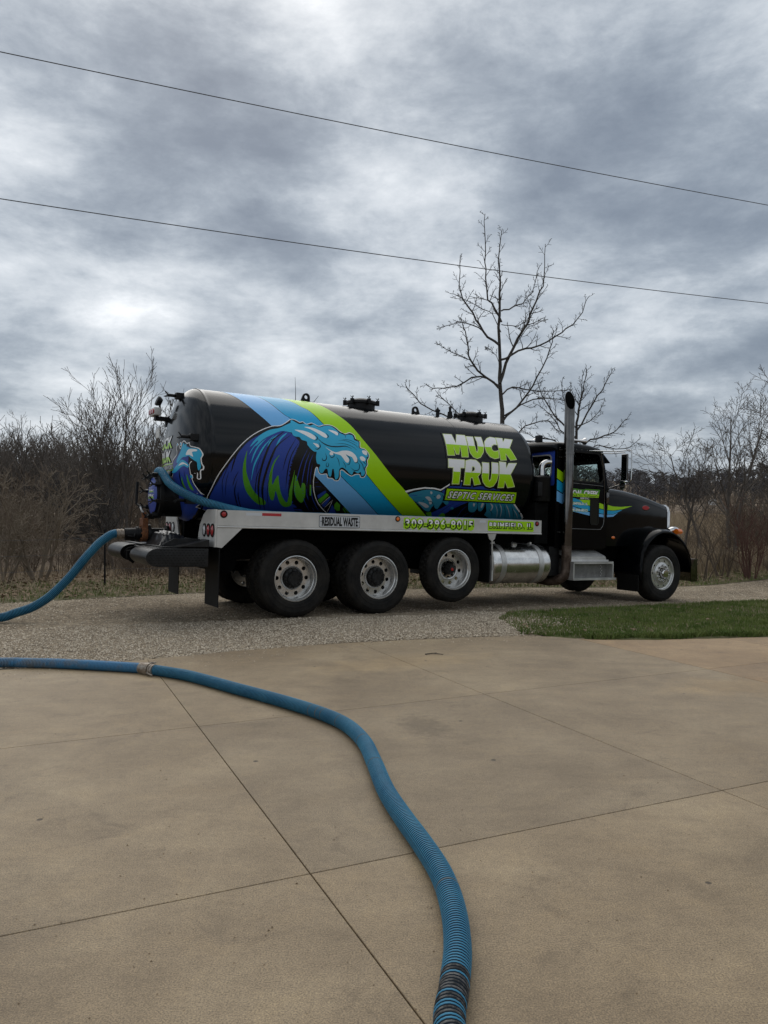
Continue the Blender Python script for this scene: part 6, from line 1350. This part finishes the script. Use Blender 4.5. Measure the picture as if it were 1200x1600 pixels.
fore = [gpt(*p) for p in ((228, 1045), (262, 1050), (300, 1057), (370, 1076), (440, 1095), (500, 1114), (540, 1132), (568, 1158), (585, 1192), (603, 1235), (630, 1277), (661, 1320), (690, 1367), (708, 1420), (715, 1480), (710, 1540), (703, 1610))]+[(.20, 1.72, HR), (.22, 1.2, HR), (.35, .5, HR), (.5, -.6, HR), (.4, -2, HR)]
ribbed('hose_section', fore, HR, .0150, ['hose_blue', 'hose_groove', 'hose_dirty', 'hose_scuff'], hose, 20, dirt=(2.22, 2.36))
v0 = w_of(-2.03, .10, 1.08); v1 = w_of(-2.17, .10, 1.075)
left = [gpt(*p) for p in ((222, 1044), (175, 1041), (100, 1037), (40, 1035.5), (0, 1035))]+[(-4.6, 6.95, HR), (-5.6, 7.3, HR), (-6.3, 8.1, HR), (-6.3, 9.1, HR), (-5.85, 9.65, HR), (-5.45, 9.85, .055)]
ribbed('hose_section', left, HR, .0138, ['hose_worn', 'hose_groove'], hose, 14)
def apt(px, py, Y): return ((px-600)/1187*Y, Y, CAMZ-(py-800)/1187*Y)
up = [(-5.45, 9.85, .062), apt(0, 965, 9.93), apt(25, 957.5, 9.96), apt(50, 949, 10.0), apt(75, 934, 10.04), apt(95, 916, 10.09), apt(112.5, 897.5, 10.15), apt(130, 876, 10.21), apt(145, 859, 10.28), apt(159, 845.5, 10.35), tuple(v1), tuple(v0)]
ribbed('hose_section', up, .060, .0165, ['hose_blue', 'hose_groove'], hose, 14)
# couplings with band clamps
c0, c1 = np.array(gpt(222, 1044)), np.array(gpt(240, 1047)); dv = (c1-c0)/np.linalg.norm(c1-c0)
bm = B(); cm = (c0+c1)/2
for a, b, rr in ((-.075, -.055, .053), (-.05, .0, .055), (-.0, .04, .059), (.045, .065, .053)): cyl(bm, cm+dv*a, cm+dv*b, rr, n=28)
cyl(bm, cm-dv*.09, cm+dv*.09, .050, n=28); tube(bm, [cm+dv*.02+(.0, -.06, -.01), cm+dv*.03+(0, -.075, -.02), cm+dv*.09+(0, -.075, -.03)], .007, 6); tube(bm, [cm+dv*.02+(.0, .03, .055), cm+dv*.09+(0, .035, .06)], .007, 6)
mat('coupling_metal', (.16, .12, .085), .5, .6, col2=(.36, .32, .27), vscale=30)
obj('coupling', bm, 'coupling_metal', hose, smooth=40)
dv = (v1-v0)/np.linalg.norm(v1-v0); bm = B(); cyl(bm, v0-dv*.0, v0+dv*.10, .066, n=26); cyl(bm, v0+dv*.02, v0+dv*.04, .072, n=26); cyl(bm, v0+dv*.07, v0+dv*.085, .070, n=26); obj('hose_clamp', bm, 'coupling_metal', hose)
# stored hose lying over the manway and along the deck
ctl = [(-1.50, .46, 1.70), (-1.53, .38, 1.86), (-1.56, .22, 1.965), (-1.575, .03, 1.975), (-1.575, -.17, 1.915), (-1.56, -.42, 1.79), (-1.47, -.72, 1.665), (-1.30, -.95, 1.56), (-1.08, -1.05, 1.495), (-.85, -1.07, 1.445), (-.55, -1.06, 1.405), (0, -1.05, 1.393), (1.2, -1.06, 1.393), (3.9, -1.07, 1.393)]
sh = ribbed('stored_hose', [tuple(w_of(*p)) for p in ctl], .056, .0165, ['hose_blue', 'hose_groove'], None, 16); tag(sh, 'blue ribbed hose draped over the rear manway and along the deck', 'hose')
# crumpled black sheet on the rear bumper tray
rgt = np.random.default_rng(3); nx, ny = 46, 34; V_ = []
fr_ = rgt.normal(0, 1, (14, 4))
for i in range(nx):
    for j in range(ny):
        u_, v_ = i/(nx-1), j/(ny-1); e = min(1, 5*min(u_, 1-u_, v_, 1-v_))
        z = sum(abs(sin(q[0]*9*u_+q[1]*9*v_+q[2]*3))*.06/(1+.12*k2) for k2, q in enumerate(fr_))/5.0+rgt.uniform(-.006, .006)
        V_.append(tuple(w_of(-1.72+.44*v_+.02*sin(9*u_), -.62+1.15*u_+.02*sin(11*v_), 0.953+e*(.03+z+.09*sin(pi*u_)*sin(pi*v_)))))
i = np.arange(nx*ny).reshape(nx, ny); F_ = np.stack([i[:-1, :-1], i[1:, :-1], i[1:, 1:], i[:-1, 1:]], -1).reshape(-1, 4)
o = nobj('plastic_sheet', V_, F_, 'tarp'); tag(o, 'crumpled black plastic sheet heaped on the rear bumper tray', 'tarp')

# ------------------------------------------------------------------ overhead lines
def span(name, z_of, lab):
    d = np.array([.934, .358]); p0 = np.array([-6.67, 13.2]); P = []
    for t in np.linspace(-45, 75, 70): q = p0+d*t; P.append((q[0], q[1], z_of(t)))
    bm = tube(B(), P, .0085, 6); o = obj(name, bm, 'wire'); return tag(o, lab, 'power line', 'overhead lines')
span('power_line', lambda t: CAMZ+7.97+.0021*(t-6)**2*.35-.010*t-.0, 'upper of the two overhead wires crossing the sky')
span('power_line', lambda t: CAMZ+5.39+.0021*(t-9)**2*.55-.004*t-.04, 'lower of the two overhead wires, passing in front of the tall tree')

# ------------------------------------------------------------------ wire fence on the far verge
fence = empty('wire_fence', (-5.5, 15.5, 0)); fence.matrix_world = Matrix.Identity(4); tag(fence, 'thin wire fence with a dark steel post along the left verge', 'fence')
FP = [(-9.6, 12.9), (-5.55, 15.1), (-1.6, 17.2), (2.6, 19.2)]
for x, y in FP:
    z = float(hfun(x, y)); bm = box(B(), (x-.018, y-.004, z-.1), (x+.018, y+.004, z+1.12)); box(bm, (x-.004, y-.03, z-.1), (x+.004, y-.0041, z+1.12)); obj('post', bm, 'black_steel', fence)
for h_ in (.35, .65, .95):
    P = []
    for (xa, ya), (xb, yb3) in zip(FP, FP[1:]):
        for t in np.linspace(0, 1, 8)[:-1]: x, y = xa+(xb-xa)*t, ya+(yb3-ya)*t; P.append((x, y, float(hfun(xa, ya))*(1-t)+float(hfun(xb, yb3))*t+h_-.03*sin(pi*t)))
    obj('wire', tube(B(), P, .0025, 4), 'wire', fence)

# ------------------------------------------------------------------ small things
x, y = (1113-600)/1187*190, 190.0; z = float(hfun(x, y)); fb = empty('farm_shed', (x, y, z)); tag(fb, 'tiny white shed far away at the foot of the ridge', 'building')
obj('wall', box(B(), (-.75, -.6, -.5), (.75, .6, .9)), 'white_siding', fb)
bm = plate(B(), [(-.7, .89), (.7, .89), (0, 1.25)], (), 'yz', -.8, .8); obj('roof', bm, 'deck_alu', fb)
# twig and crumbs on the concrete
def con(px, py): Y = CAMZ*1187/(py-800); return (px-600)/1187*Y, Y
x, y = con(680, 1023); bm = tube(B(), [(x-.10, y, .006), (x-.02, y+.02, .012), (x+.08, y-.01, .006)], [.006, .005, .003], 5); tube(bm, [(x-.02, y+.02, .012), (x+.02, y+.07, .008)], [.003, .002], 4); o = obj('twig', bm, 'bark'); tag(o, 'short dark twig lying on the far part of the concrete', 'twig')
q = []
rgc = np.random.default_rng(8)
for k in range(420): px_, py_ = rgc.uniform(-50, 1250), 1005+600*rgc.uniform(0, 1)**1.6; q.append(con(px_, py_))
P = np.array(q); u_ = (P-G0) @ U; v_ = (P-G0) @ V; P = P[v_ < np.interp(u_, EU, EV)-.02]
n = len(P); s_ = rgc.uniform(.0015, .0055, n); base = np.array([(1, 0, 0), (-.3, .8, 0), (-.8, -.5, 0), (.1, .1, .8)])
V_ = (base[None]+rgc.normal(0, .2, (n, 4, 3)))*s_[:, None, None]; V_[..., 0] += P[:, :1]; V_[..., 1] += P[:, 1:2]; V_[..., 2] = np.abs(V_[..., 2])+.0005
k = np.arange(n)[:, None]*4; o = nobj('grit', V_.reshape(-1, 3), np.concatenate([k+[[0, 1, 3]], k+[[1, 2, 3]], k+[[2, 0, 3]]]), 'leaf_litter'); tag(o, 'scattered grit and crumbs on the concrete', 'grit', kind='stuff')
